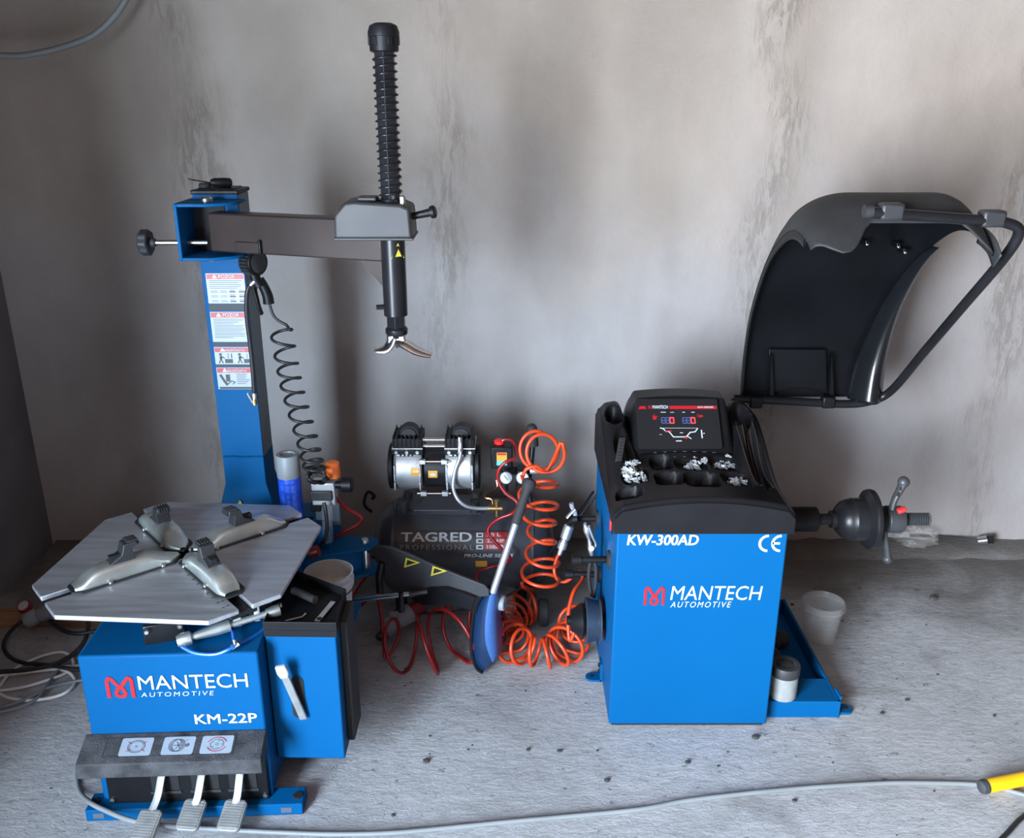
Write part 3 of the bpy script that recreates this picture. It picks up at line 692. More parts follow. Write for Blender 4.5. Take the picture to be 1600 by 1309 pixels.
# bead breaker: blue pivot bracket, black arm plates, ram rod, blade and pull handle
bz0, bz1 = .345, .428
def hull2(a, b2, r0, r1, n=10):
    d = (b2-a).normalized(); an0 = math.atan2(d.y, d.x); p = []
    for k in range(n+1): q = an0+math.pi/2+math.pi*k/n; p.append((a.x+r0*math.cos(q), a.y+r0*math.sin(q)))
    for k in range(n+1): q = an0-math.pi/2+math.pi*k/n; p.append((b2.x+r1*math.cos(q), b2.y+r1*math.sin(q)))
    return p
pe = at(570, 847, Z=bz1); pe = V((pe.x, pe.y)); pb = V((-.66, pe.y-.03))
for za, zb in ((bz1-.010, bz1), (bz0-.02, bz0-.01)):
    MB().prism([V((x, y, za)) for x, y in hull2(pb, pe, .075, .045)], (0, 0, zb-za)).build('pivot_bracket', M['blue'], tc, bevel=.002)
MB().prism([V((x, y, bz0-.012)) for x, y in hull2(pb, pe-V((.05, 0)), .07, .04)], (0, 0, bz1-bz0+.004)).build('pivot_bracket_web', M['blue'], tc, bevel=.002)
MB().lathe([(-.10, .014), (.004, .014), (.012, .011)], (pe.x, pe.y, bz1), UZ, 16).build('pivot_pin', M['zinc'], tc)
# rear stand for the bracket on the right of the body
MB().bx((-.652, 2.60, .02), (-.585, 2.78, .50)).build('rear_upright', M['blue'], tc, bevel=.004)
ay0 = pe.y-.035
def ap(px, py, k): # arm runs from the bracket forward to the right
    Y = ay0-(px-580)/200*.16-k; return at(px, py, Y=Y)
outl = [(572, 862), (588, 853), (612, 855), (640, 866), (680, 884), (720, 900), (757, 914), (764, 922), (765, 932), (750, 933), (730, 925), (700, 916), (672, 917), (650, 926), (632, 934), (618, 930), (604, 915), (598, 905), (602, 892), (598, 880), (588, 872)]
armp = MB().prism([ap(x, y, 0) for x, y in outl], (0, .012, 0)).build('bead_breaker_arm', M['greyplastic'], tc, bevel=.003)
armp.data.materials[0] = mat('arm_black_paint', (.020, .021, .024), .55, 0, .2, 10)
for (x, y) in ((640, 880), (682, 893)):
    s_ = MB().face([ap(x-9, y+7, .002), ap(x-6, y-9, .002), ap(x+17, y-1, .002)]).build('warning_triangle', M['yellow'], tc, smooth=0, recalc=False)
    MB().face([ap(x-5.5, y+3.5, .003), ap(x-3.5, y-5.5, .003), ap(x+10, y-1, .003)]).build('triangle_print', M['black'], s_, smooth=0, recalc=False)
# hanger links and ram rod
MB().tube([at(596, 878, Y=ay0-.02), at(592, 900, Y=ay0-.02), at(594, 935, Y=ay0-.02)], .012, 8).build('arm_link', M['blackmetal'], tc)
MB().tube([at(627, 925, Y=ay0-.07), at(627, 955, Y=ay0-.07)], .010, 8).build('arm_link', M['blackmetal'], tc)
MB().cyl(at(500, 943, Y=ay0-.05), at(655, 925, Y=ay0-.07), .010, n=16).build('ram_rod', M['chrome'], tc)
MB().cyl(at(640, 927, Y=ay0-.075), at(668, 924, Y=ay0-.08), .008, n=12).build('ram_nut', M['nut'], tc)
# lower black stay behind the arm
MB().prism([ap(x, y, -.05) for x, y in ((640, 935), (680, 918), (720, 925), (757, 940), (745, 955), (700, 945), (660, 945))], (0, .02, 0)).build('arm_stay', M['blackmetal'], tc)
# blade: curved shovel, dark blue face with lighter side flange
by = 2.47
def blade_pt(px, py, dy=0): return at(px, py, Y=by+dy)
faceL = [(763, 924), (752, 932), (742, 950), (738, 975), (736, 1000), (738, 1025), (744, 1043), (754, 1051)]
faceR = [(768, 918), (763, 935), (759, 955), (757, 975), (757, 995), (760, 1012), (765, 1026), (769, 1034)]
sideR = [(779, 920), (780, 938), (780, 958), (781, 975), (782, 992), (782, 1005), (781, 1018), (772, 1030)]
fl = spline([V((*p, 0)) for p in faceL], 4); fr = spline([V((*p, 0)) for p in faceR], 4); sr = spline([V((*p, 0)) for p in sideR], 4)
b = MB(); rows = []
for a, c in zip(fl, fr): rows.append([blade_pt(a.x, a.y, .05), blade_pt(a.x*.6+c.x*.4, a.y*.6+c.y*.4, .035), blade_pt(c.x, c.y, 0)])
bl = b.grid(rows).build('bead_blade', M['bladeblue'], tc, solid=.008, smooth=60)
bl.data.materials[0] = mat('blade_navy', (.004, .020, .060), .4, 0, .2, 14)
b = MB(); b.grid([[blade_pt(a.x, a.y, 0), blade_pt(a.x*.5+c.x*.5, a.y*.5+c.y*.5, .012), blade_pt(c.x, c.y, .05)] for a, c in zip(fr, sr)]).build('blade_flange', M['bladeblue'], bl, solid=.006, smooth=60)
b = MB(); b.tube([blade_pt(a.x, a.y, .045) for a in fl], .0055, 8).build('blade_edge', M['blackmetal'], bl, smooth=60)
MB().tube(spline([blade_pt(768, 918, .03), blade_pt(755, 925, .03), blade_pt(745, 940, .04), blade_pt(741, 955, .045)], 4), .010, 8).build('blade_mount', M['blackmetal'], bl)
ha = at(770, 926, Y=by); hb = at(815, 790, Y=by+.09); hc_ = at(824, 763, Y=by+.11)
hn = MB().cyl(ha, hb, .0115, n=28).build('pull_handle', M['handle'], tc)
ax = (hc_-hb).normalized(); L_ = (hc_-hb).length
MB().lathe([(-.06, .014), (-.055, .016), (L_*.5, .0145), (L_-.01, .0145), (L_+.005, .021), (L_+.016, .024), (L_+.028, .020), (L_+.034, .006)], hb, ax, 18).build('grip', M['rubber'], hn)
pk = at(784, 940, Y=by+.06)
MB().cyl(pk+V((-.02, 0, 0)), pk+V((.012, -.01, 0)), .028, .024, n=18).build('blade_stop', M['plugray'], tc, bevel=.004)
# air treatment unit
fy = 2.60
fr_ = MB().bx(at(488, 790, Y=fy), at(522, 755, Y=fy)+V((0, .05, 0))).build('filter_block', M['alu'], tc, bevel=.004)
MB().bx(at(484, 783, Y=fy-.01), at(518, 768, Y=fy-.01)+V((0, .03, 0))).build('regulator_body', M['greyplastic'], fr_, bevel=.004)
MB().lathe([(0, .024), (.045, .022), (.05, .016)], at(520, 735, Y=fy+.03)-V((0, 0, .02)), UZ, 18).build('regulator_knob', M['orangeknob'], fr_)
MB().lathe([(0, .012), (.02, .012), (.022, .024), (.05, .024), (.054, .02)], at(524, 757, Y=fy), (1, 0, 0), 18).build('side_knob', M['blackplastic'], fr_)
MB().bx(at(486, 800, Y=fy+.005), at(500, 785, Y=fy+.005)+V((0, .03, 0))).build('filter_cup', M['blackmetal'], fr_, bevel=.003)
MB().cyl(at(511, 780, Y=fy), at(512, 845, Y=fy), .017, n=18).build('filter_bowl', M['clear'], fr_)
MB().tube(spline([at(506, 785, Y=fy-.03), at(509, 800, Y=fy-.04), at(511, 825, Y=fy-.04), at(506, 845, Y=fy-.03), at(498, 855, Y=fy-.02)], 5), .0065, 8).build('feed_hose', M['bcable'], fr_)
MB().cyl(at(484, 864, Y=2.5), at(498, 860, Y=2.5), .018, n=16).build('lubricator_cap', M['plugred'], tc)
MB().bx((-.64, 2.655, .48), (-.56, 2.675, .60)).build('filter_bracket', M['slate'], tc, bevel=.003)
# ================================================================ wheel balancer
GX0, GX1, GY0, GY1, GZ = .293, .770, 2.255, 2.870, .663
wb = thing('wheel_balancer', 'blue wheel balancer cabinet with black console, spindle and raised black wheel guard', 'wheel balancer', (.53, 2.56, 0))
MB().bx((GX0, GY0, .012), (GX1, GY1, GZ)).build('cabinet', M['blue'], wb, bevel=.005)
MB().bx((GX0+.01, GY0+.012, 0), (GX1-.01, GY1-.01, .013)).build('plinth', M['dark'], wb)
# open foot platform on the right
plat = MB().bx((GX1-.004, 2.302, 0), (1.006, 2.312, .058)).bx((.996, 2.302, 0), (1.006, 2.90, .058)).bx((GX1-.004, 2.892, 0), (1.006, 2.90, .058)).bx((GX1-.004, 2.312, .050), (.996, 2.42, .058)).bx((GX1-.004, 2.312, .004), (.996, 2.892, .010)).build('platform', M['blue'], wb, bevel=.002)
def foot(x, y, s):
    p = [(0, -.022)]+[(s*(.03+.022*math.cos(a)), .022*math.sin(a)) for a in [math.radians(q) for q in range(-90, 91, 18)]]+[(0, .022)]
    f = MB().prism([V((x+a, y+b2, .002)) for a, b2 in p], (0, 0, .007)).build('foot_tab', M['blue'], wb, bevel=.001)
    MB().lathe([(0, .007), (.001, .007)], (x+s*.032, y, .0095), UZ, 12).build('anchor_hole', M['dark'], f)
    MB().box((x+s*.003, y, .035), (.006, .044, .066)).build('foot_flange', M['blue'], f)
    for dz in (.028, .052): MB().lathe([(0, .007), (.006, .006)], (x+s*.006, y, dz), (s, 0, 0), 6).build('bolt', M['blackmetal'], f)
foot(GX0, 2.50, -1); foot(1.006, 2.335, 1)
# console: one moulded sheet with troughs, trays and a sloping display
def ss(a, b2, x): t = min(1, max(0, (x-a)/(b2-a))); return t*t*(3-2*t)
KX0, KX1, KY0, KY1 = .283, .782, 2.243, 2.885
TZ = .762
cells = []
def cell(px, py, w, h, dep=.040, r=3.4):
    p = at(px, py, Z=TZ); q = at(px+w/2, py, Z=TZ); s_ = at(px, py-h/2, Z=TZ); cells.append((p.x, p.y, abs(q.x-p.x), abs(s_.y-p.y), dep, r))
cell(993, 737, 44, 24, .018); cell(984, 761, 40, 17, .03)
cell(1033, 722, 34, 19); cell(1080, 725, 50, 18, .018); cell(1132, 723, 42, 18, .018)
cell(1046, 746, 44, 20); cell(1098, 749, 56, 24); cell(1152, 746, 46, 22, .018)
def console_z(x, y):
    u = (x-KX0)/(KX1-KX0)
    arc = .032*(1-(2*u-1)**2)
    z = .734+arc-.004*ss(KY0+.05, KY0+.16, y)*(1-(2*u-1)**2)
    z = z-.014*(1-ss(KY0, KY0+.016, y))
    # display tower
    du = ss(.125, .235, u)*(1-ss(.775, .875, u))
    ht = ss(2.615, 2.745, y); lin = min(1, max(0, (y-2.575)/(2.715-2.575)))
    frame = max(ss(.235, .205, u) if False else 0, 0)
    tower = .010*ss(2.545, 2.57, y)+.134*lin
    # shoulders left and right
    sh = .118*ss(2.38, 2.74, y)*(1-.25*ss(.10, .19, u) if u < .5 else 1)
    z += max(tower*du, sh*(1-du))
    z -= .05*ss(2.79, 2.885, y)
    # scoops in shoulders
    for cx, cy, rx, ry, dp in ((.085, 2.70, .055, .055, .050), (.12, 2.56, .06, .065, .035), (.895, 2.70, .055, .07, .045), (.90, 2.50, .05, .14, .030)):
        q = ((u-cx)/rx)**2+((y-cy)/ry)**2
        if q < 1.6: z -= dp*(1-ss(.25, 1.3, q))
    for cx, cy, rx, ry, dp, r in cells:
        q = (abs((x-cx)/rx)**r+abs((y-cy)/ry)**r)
        if q < 1.9: z -= dp*(1-ss(.72, 1.18, q))
    # round off the rim
    e = min(x-KX0, KX1-x)
    if e < .025: z -= .016*(1-ss(0, .025, e))
    return z
nx, ny = 150, 190
b = MB(); rows = []
for j in range(ny+1):
    y = KY0+(KY1-KY0)*j/ny; rows.append([V((KX0+(KX1-KX0)*i/nx, y, console_z(KX0+(KX1-KX0)*i/nx, y))) for i in range(nx+1)])
b.grid(rows)
rim = [rows[0][i] for i in range(nx+1)]+[rows[j][nx] for j in range(1, ny+1)]+[rows[ny][i] for i in range(nx-1, -1, -1)]+[rows[j][0] for j in range(ny-1, 0, -1)]
b.grid([rim, [V((p.x, p.y, GZ-.004)) for p in rim]], True)
con = b.build('console', M['blackplastic'], wb, smooth=55)
# display sheet on the slope
pA = V((0, 2.640, .762)); pB = V((0, 2.742, .890)); yd = (pB-pA).normalized(); dn = V((1, 0, 0)).cross(yd).normalized()
pn = V((0, 2.577, console_z(.53, 2.577)))
pt = V((0, 2.714, console_z(.53, 2.714))); yd = (pt-pn).normalized(); dn = V((1, 0, 0)).cross(yd).normalized(); org = pn+dn*.004
def on_disp(px, py):
    p = at_plane(px, py, org, dn)-org; return p.x, p.dot(yd)
dw = flatwarp(org, (1, 0, 0), yd, .0); 
a = on_disp(997, 706); c = on_disp(1122, 632)
disp = MB().prism([dw(*p)-dn*.003 for p in rrect(a[0]+.002, .004, c[0]-.002, (pt-pn).length-.012, .008)], dn*.005).build('display_panel', M['screen'], wb)
d1w = flatwarp(org, (1, 0, 0), yd, .0026); d2w = flatwarp(org, (1, 0, 0), yd, .0030)
TOPD = (pt-pn).length-.014
def db(px0, py0, px1, py1, m, name):
    a = on_disp(px0, py0); c = on_disp(px1, py1); return MB().face(rect(d1w, a[0], a[1], c[0], c[1])).build(name, m, disp, smooth=0, recalc=False)
db(1046, 639.5, 1119, 634.5, M['red'], 'header_bar')
MB().face([d1w(*on_disp(*p)) for p in ((997, 639.5), (1010, 639.5), (1008, 635), (1000, 635))]).build('header_cap', M['red'], disp, smooth=0, recalc=False)
letters('MANTECH', (1020, 639, 1043, 634), M['white'], disp, d1w, on_disp, bold=.01)
letters('KW-300AD', (1090, 638, 1114, 635.5), M['white'], disp, d2w, on_disp, bold=.01)
b = MB(); x, y, ww, hh = fit(1013, 639, 1019, 634, of=on_disp); emblem(b, x, y, ww, hh, d1w); b.build('logo', M['red'], disp, smooth=0, recalc=False)
SEG = {'8': 'abcdefg', '0': 'abcdef'}
for gx in (1034, 1067):
    for i in range(3):
        x, y, ww, hh = fit(gx+i*6.6, 661.5, gx+i*6.6+4.9, 653, of=on_disp); t = hh*.16
        b = MB(); seg = '0' if i == 2 else '8'
        pts = {'a': [(0, hh), (ww, hh)], 'b': [(ww, hh), (ww, hh/2)], 'c': [(ww, hh/2), (ww, 0)], 'd': [(0, 0), (ww, 0)], 'e': [(0, 0), (0, hh/2)], 'f': [(0, hh/2), (0, hh)], 'g': [(0, hh/2), (ww, hh/2)]}
        for q in SEG[seg]: b.ribbon(pts[q], t, sub_warp(d1w, x, y))
        b.build('led_digit', M['ledred'] if i == 2 else M['ledoff'], disp, smooth=0, recalc=False)
b = MB(); b.ribbon([on_disp(*p) for p in ((1031, 669), (1036, 670), (1040, 674), (1045, 674.5), (1052, 683), (1072, 683), (1078, 676), (1086, 675), (1090, 669.5))], .0035, d1w)
b.ribbon([on_disp(*p) for p in ((1074, 682), (1080, 686))], .003, d1w); b.build('rim_diagram', M['white'], disp, smooth=0, recalc=False)
b = MB()
for p in ((1039, 673, 1050, 674.5), (1070, 683, 1074, 686), (1020, 656, 1025, 650), (1092, 652, 1098, 649)):
    b.face(rect(d2w, *on_disp(p[0], p[1]), *on_disp(p[2], p[3])))
for cx, cy in ((1024, 650), (1093, 650)): b.ribbon([on_disp(cx+4*math.cos(q*.5), cy+2.6*math.sin(q*.5)) for q in range(10)], .0012, d2w)
b.build('red_marks', M['red'], disp, smooth=0, recalc=False)
b = MB()
for p in ((1036, 669, 1089, 669.5), (1062, 677, 1067, 676), (1030, 679.5, 1034, 679), (1096, 685, 1096.6, 672), (1056, 690, 1065, 688.5), (1098, 678, 1101, 677), (1032, 645, 1040, 644), (1047, 645, 1053, 644.3), (1066, 645, 1070, 644), (1080, 645, 1085, 644)):
    b.face(rect(d1w, *on_disp(p[0], p[1]), *on_disp(p[2], p[3])))
b.build('fine_marks', M['white'], disp, smooth=0, recalc=False)
# key row on the ledge below the screen
b = MB()
for i in range(7):
    for j in (0, 1):
        p = at(1024+15.3*i, 703.5+4.2*j, Z=.777); w_ = .007 if i < 3 else .010
        p.z = console_z(p.x, p.y)+.0022; b.box(p, (w_*(1.2-.4*j), .0035, .001))
b.build('key_symbols', M['grey'], wb, smooth=0)
# ribbed trough on right shoulder
b = MB()
for i in range(5):
    pth = [V((KX1-.030-.012*i, y, console_z(KX1-.030-.012*i, y)+.002)) for y in [2.37+.02*k for k in range(15)]]
    b.tube(pth, .0022, 6)
b.build('trough_ribs', M['brownmetal'], wb)
# cabinet print
def on_cab(px, py): p = at(px, py, Y=GY0); return p.x, p.z
gw = flatwarp((0, GY0, 0), (1, 0, 0), UZ, .0012)
letters('KW-300AD', (980, 851, 1092, 835), M['white'], wb, gw, on_cab, bold=.026, shear=.12)
letters('MANTECH', (1047, 937, 1192, 915), M['white'], wb, gw, on_cab, shear=.12)
letters('AUTOMOTIVE', (1047, 948.5, 1143, 939.5), M['white'], wb, gw, on_cab, shear=.25, space=1.3)
b = MB(); x, y, ww, hh = fit(1006, 945, 1039, 916, of=on_cab); emblem(b, x, y, ww, hh, gw); b.build('logo', M['red'], wb, smooth=0, recalc=False)
b = MB(); c0 = on_cab(1200, 848.5); c1_ = on_cab(1220, 848.5); r = abs(on_cab(1200, 836)[1]-c0[1])*.94
for c_, e in ((c0, 0), (c1_, 1)):
    b.ribbon([(c_[0]+r*math.cos(q), c_[1]+r*math.sin(q)) for q in [math.radians(90+180*k/14) for k in range(15)]], r*.32, gw)
    if e: b.ribbon([(c_[0]-r, c_[1]), (c_[0]-r*.1, c_[1])], r*.3, gw)
b.build('ce_mark', M['white'], wb, smooth=0, recalc=False)
# side pegs, switch
def peg(px, py, L_):
    p = at(px, py, X=GX0); b = MB().lathe([(0, .028), (.006, .028), (.010, .022)], p, (-1, 0, 0), 22); o = b.build('peg_flange', M['rubber'], wb)
    MB().lathe([(0, .0105), (L_-.03, .0105), (L_-.03, .0155), (L_-.002, .0155), (L_, .013)], p, (-1, 0, 0), 18).build('peg', M['blackplastic'], o); return p
pg1 = peg(935, 810, .105); pg2 = peg(953, 874, .115); pg3 = peg(938, 897, .12); pg4 = peg(945, 969, .12)
sw_ = at(957, 820, X=GX0); o_ = MB().box(sw_, (.008, .030, .048)).build('power_switch', M['blackplastic'], wb, bevel=.002)
MB().box(sw_+V((-.005, 0, 0)), (.006, .018, .032)).build('rocker', M['redcap'], o_, bevel=.002)
# right-hand peg stub
q = at(1232, 899, X=GX1); MB().lathe([(0, .022), (.006, .022), (.007, .013), (.05, .013)], (GX1, 2.56, .33), (1, 0, 0), 18).build('peg', M['blackplastic'], wb)
# spindle
SY = 2.60; SZ = at(1300, 811, Y=SY).z; so = V((GX1, SY, SZ)); XR_ = V((1, 0, 0))
sx = lambda px: at(px, 812, Y=SY).x-GX1
sp1 = MB().lathe([(-.02, .040), (sx(1275), .040), (sx(1276), .036)], so, XR_, 30).build('spindle_housing', M['blackplastic'], wb, bevel=.002)
MB().bx((GX1-.004, SY-.06, SZ-.05), (GX1+.012, SY+.06, SZ+.05)).build('bearing_plate', M['blackmetal'], wb, bevel=.004)
MB().lathe([(sx(1275), .018), (sx(1296), .018), (sx(1297), .028), (sx(1305), .030)], so, XR_, 26).build('spindle_shaft', M['blackmetal'], wb)
MB().lathe([(sx(1303), .026), (sx(1306), .040), (sx(1313), .056), (sx(1322), .064), (sx(1329), .066), (sx(1330), .068), (sx(1348), .069), (sx(1350), .078), (sx(1354), .094), (sx(1358), .097), (sx(1362), .096), (sx(1363), .06)], so, XR_, 44).build('wheel_flange', M['blackmetal'], wb)
MB().lathe([(sx(1362), .019), (sx(1449), .019), (sx(1450), .016)], so, XR_, 24).build('threaded_shaft', M['blackmetal'], wb)
thr = MB()
for i in range(13): thr.lathe([(0, .0185), (.0018, .021), (.0036, .0185)], so+XR_*(sx(1417)+.0056*i), XR_, 20, False)
thr.build('thread', M['nut'], wb)
# wheel guard
gp = [(3.0, .805), (3.01, .95), (2.965, 1.13), (2.835, 1.315), (2.69, 1.412), (2.57, 1.445), (2.45, 1.425), (2.395, 1.385)]
gs = spline([V((0, y, z)) for y, z in gp], 7); NG = len(gs)-1
def gpt(t):
    q = min(max(t, 0), 1)*NG; i = min(int(q), NG-1); p = gs[i].lerp(gs[i+1], q-i); d = gs[i+1]-gs[i]; n = V((0, d.z, -d.y)).normalized(); return p, n
UXA, UXB = .800, 1.285
def guard(u, v):
    x = UXA+(UXB-UXA)*u
    ve = 1.0
    ve = .985-.135*ss(.15, .33, u)
    if u > .80: ve = .85+.09*ss(.80, 1, u)
    if u < .15: ve = .90+.085*(u/.15)**1.5
    p, n = gpt(v*ve); cr = math.sqrt(max(0, 1-(1-min(u/.30, 1))**2))*math.sqrt(max(0, 1-(1-min((1-u)/.22, 1))**2))
    amt = .082*cr*ss(.34, .62, v*ve)*(1-.50*ss(.72, .95, v*ve))+.022*cr*(1-ss(.7, .9, v*ve))
    return V((x, p.y, p.z))+n*amt
b = MB(); b.grid([[guard(i/56, j/60) for i in range(57)] for j in range(61)])
hood = b.build('wheel_guard', M['hoodplastic'], wb, solid=-.004, smooth=60)
M['hoodouter'] = mat('hood_dusty_outside', (.022, .022, .023), .6, 0, .25, 8, .1, 500, spec=.3)
hood.data.materials.clear(); hood.data.materials.append(M['hoodouter']); hood.data.materials.append(M['hoodplastic']); hood.modifiers['solid'].material_offset = 1; hood.modifiers['solid'].material_offset_rim = 0
# right side flange, wide at the foot, sweeping up
rows = []
for j in range(25):
    v = .0+.50*j/24; p, n = gpt(v); wd = .105*(1-(j/24)**1.3)+.004
    rows.append([V((UXB-.002-wd*(1-t), p.y-.004-.055*math.sin(math.pi*min(1, t*1.0))*(.35+.65*(1-j/24))*(1 if t < .99 else 1)-.035*t, p.z)) for t in [k/12 for k in range(13)]])
MB().grid(rows).build('guard_flange', M['glossblack'], hood, solid=.003, smooth=60)
rows = []
for j in range(13):
    v = .78+.22*j/12; p, n = gpt(v); rows.append([V((UXB+.002, p.y, p.z))-n*(-.028+.05*k/4) for k in range(5)])
MB().grid(rows).build('guard_end_flare', M['greyplastic'], hood, solid=.004, smooth=60)
# left end return wall
rows = []
for j in range(40):
    v = .02+.80*j/39; p, n = gpt(v); rows.append([V((UXA+.001, p.y, p.z))-n*(.028*k/3-.002) for k in range(4)])
MB().grid(rows).build('guard_end_return', M['hoodplastic'], hood, solid=.004, smooth=60)
# inner panel: moulded step and ribs
ip = lambda px, py: at(px, py, Y=3.012)
MB().tube([ip(1236, 470), ip(1312, 470), ip(1372, 390)], .003, 6).build('moulded_step', M['blackmetal'], hood)
for px in (1201, 1294):
    MB().prism([ip(px-2, 618), ip(px+5, 618), ip(px+1, 550)], (0, -.03, 0)).build('moulded_rib', M['hoodplastic'], hood)
MB().prism([ip(1201, 545), ip(1290, 545), ip(1292, 615), ip(1284, 612), ip(1266, 607), ip(1245, 605), ip(1222, 608), ip(1203, 617)], (0, -.006, 0)).build('moulded_panel', M['hoodplastic'], hood, bevel=.002)
b = MB(); 
for px, py in ((1262, 376), (1354, 381), (1403, 385), (1413, 394)):
    p = at(px, py, Y=2.80); MB().box(p+V((0, .02, .004)), (.012, .05, .018)).build('screw_boss', M['hoodplastic'], hood, bevel=.003)
    MB().lathe([(0, .004), (.003, .004), (.004, .002)], p+V((0, -.006, 0)), (0, -1, .1), 10).build('screw', M['chrome'], hood)
MB().tube([at(1228, 381, Y=2.86), at(1405, 384, Y=2.86)], .004, 6).build('moulded_step', M['blackmetal'], hood)
# tube frame of the guard
f0 = at(1146, 622, Y=2.975); f1 = at(1318, 631, Y=2.975); f2 = V((1.30, 2.955, .835)); f3 = at(1578, 392, Y=2.445); f4 = at(1592, 362, Y=2.42); f5 = at(1572, 347, Y=2.42); f6 = at(1352, 331, Y=2.42)
fr_path = spline([f0, f0.lerp(f1, .5), f1, f1.lerp(f2, .6)+V((0, 0, -.012)), f2.lerp(f3, .03), f2.lerp(f3, .33), f2.lerp(f3, .66), f2.lerp(f3, .97), f4, f5.lerp(f4, .1), f5.lerp(f6, .15), f5.lerp(f6, .6), f6], 8)
MB().tube(fr_path, .0145, 14).build('guard_frame', M['blackmetal'], hood, smooth=60)
for px in (1180, 1293):
    p = at(px, 627, Y=2.975); MB().box(p, (.045, .04, .042)).build('frame_clamp', M['blackplastic'], hood, bevel=.006)
for px, py in ((1393, 333), (1551, 344)):
    p = at(px, py, Y=2.42); MB().box(p+V((0, .008, .004)), (.062, .045, .044)).build('frame_clamp', M['greyplastic'], hood, bevel=.008)
q = at(1357, 330, Y=2.42); MB().lathe([(-.012, .017), (.01, .017)], q, (1, 0, 0), 18).build('tube_cap', M['rubber'], hood)
post_ = spline([f0+V((.012, 0, 0)), f0+V((-.004, -.005, -.02)), f0+V((.002, -.03, -.08)), V((.80, 2.90, .70)), V((.785, 2.86, .62))], 6)
MB().tube(post_, .015, 10, flat=.8).build('guard_post', M['blackmetal'], hood)
MB().bx((GX1-.002, 2.79, .45), (GX1+.05, 2.868, .66)).build('guard_hinge_box', M['blackmetal'], wb, bevel=.005)

# quick nut on the spindle
qn = thing('quick_release_nut', 'black winged quick nut with red button on the balancer shaft', 'wing nut', so+XR_*sx(1390)-V((0, 0, .02)))
MB().lathe([(sx(1365), .032), (sx(1366), .040), (sx(1380), .042), (sx(1381), .036)], so, XR_, 28).build('pressure_cup', M['blackplastic'], qn)
MB().lathe([(sx(1381), .030), (sx(1384), .044), (sx(1406), .044), (sx(1410), .038), (sx(1411), .022)], so, XR_, 28).build('hub', M['nut'], qn, bevel=.002)
ws = lambda px, py, Y: at(px, py, Y=Y)
g1 = spline([ws(1393, 795, SY-.02), ws(1398, 780, SY-.02), ws(1406, 765, SY-.02), ws(1412, 753, SY-.02)], 5)
hd1 = MB().tube(g1, lambda t: .013+.006*t*t, 14, flat=.7).ball(g1[-1], .0185).build('handle', M['nut'], qn, smooth=60)
b = MB()
for i in range(5): b.ball(g1[8+int(i*1.6)]+V((-.004, -.012, 0)), .006, 1, .6, .9, n=8)
b.build('grip_holes', M['dark'], hd1)
g2 = spline([ws(1382, 828, SY-.02), ws(1384, 845, SY-.02), ws(1386, 862, SY-.02), ws(1387, 873, SY-.02)], 5)
MB().tube(g2, lambda t: .010+.006*t, 14, flat=.7).ball(g2[-1], .016).build('handle', M['nut'], qn, smooth=60)
rb = ws(1402, 799, SY-.045); MB().tube([rb, rb+V((.024, -.004, .012))], .0125, 12, flat=.7).build('release_button', M['redcap'], qn, bevel=.004)

# cones hanging on the lowest peg
def cone(px, name, label, prof):
    o = V((at(px, 969, Y=pg4.y).x, pg4.y, pg4.z)); b = MB(); p2 = prof+[(t, max(.0165, r-.008)) for t, r in prof[::-1]]
    b.lathe(p2+[p2[0]], o, (-1, 0, 0), 36, False); return tag(b.build(name, M['blackmetal'], smooth=40), label, 'cone', 'centering cones on the balancer peg')
def solid_cone(x, label, rs, m):
    o = V((x, pg4.y, pg4.z)); b = MB(); prof = [(0, .017)]+rs+[(rs[-1][0], .017)]
    b.lathe(prof+[prof[0]], o, (-1, 0, 0), 36, False); return tag(b.build('centering_cone', m, smooth=40), label, 'cone', 'centering cones on the balancer peg')
M['conebl'] = mat('cone_oiled_steel', (.05, .07, .10), .34, .5, .2, 20)
solid_cone(GX0-.014, 'large steel centering cone nearest the blue balancer side', [(0, .070), (.006, .070), (.012, .058), (.020, .072), (.044, .052)][0:1]+[(.004, .070), (.006, .060), (.046, .074), (.048, .072)], M['conebl'])
solid_cone(GX0-.066, 'smaller black centering cone at the outer end of the lowest peg', [(0, .052), (.006, .055), (.040, .034), (.042, .032)], M['blackplastic'])

# pliers hanging on the upper peg
pp = thing('weight_pliers', 'chrome wheel weight pliers with black grips hanging on the balancer side', 'pliers', at(921, 850, Y=2.55)-V((0, 0, .14)))
py_ = 2.56
MB().tube(spline([at(914, 818, Y=py_), at(917, 830, Y=py_), at(921, 845, Y=py_), at(924, 862, Y=py_), at(925, 872, Y=py_)], 5), lambda t: .009+.007*math.sin(t*7)**2, 10, flat=.6).build('jaw', M['handle'], pp, smooth=60)
MB().tube(spline([at(920, 822, Y=py_-.012), at(926, 838, Y=py_-.012), at(931, 850, Y=py_-.012), at(926, 858, Y=py_-.012)], 5), .008, 10, flat=.6).build('jaw', M['handle'], pp, smooth=60)
MB().cyl(at(924, 857, Y=py_-.03), at(924, 857, Y=py_+.015), .009, n=12).build('rivet', M['zinc'], pp)
MB().tube(spline([at(924, 870, Y=py_), at(921, 885, Y=py_), at(920, 905, Y=py_), at(924, 930, Y=py_)], 5), .0105, 10, flat=.6).build('grip', M['rubber'], pp, smooth=60)
MB().tube(spline([at(927, 870, Y=py_-.01), at(931, 885, Y=py_-.01), at(931, 905, Y=py_-.01), at(928, 932, Y=py_-.01)], 5), .0105, 10, flat=.6).build('grip', M['rubber'], pp, smooth=60)
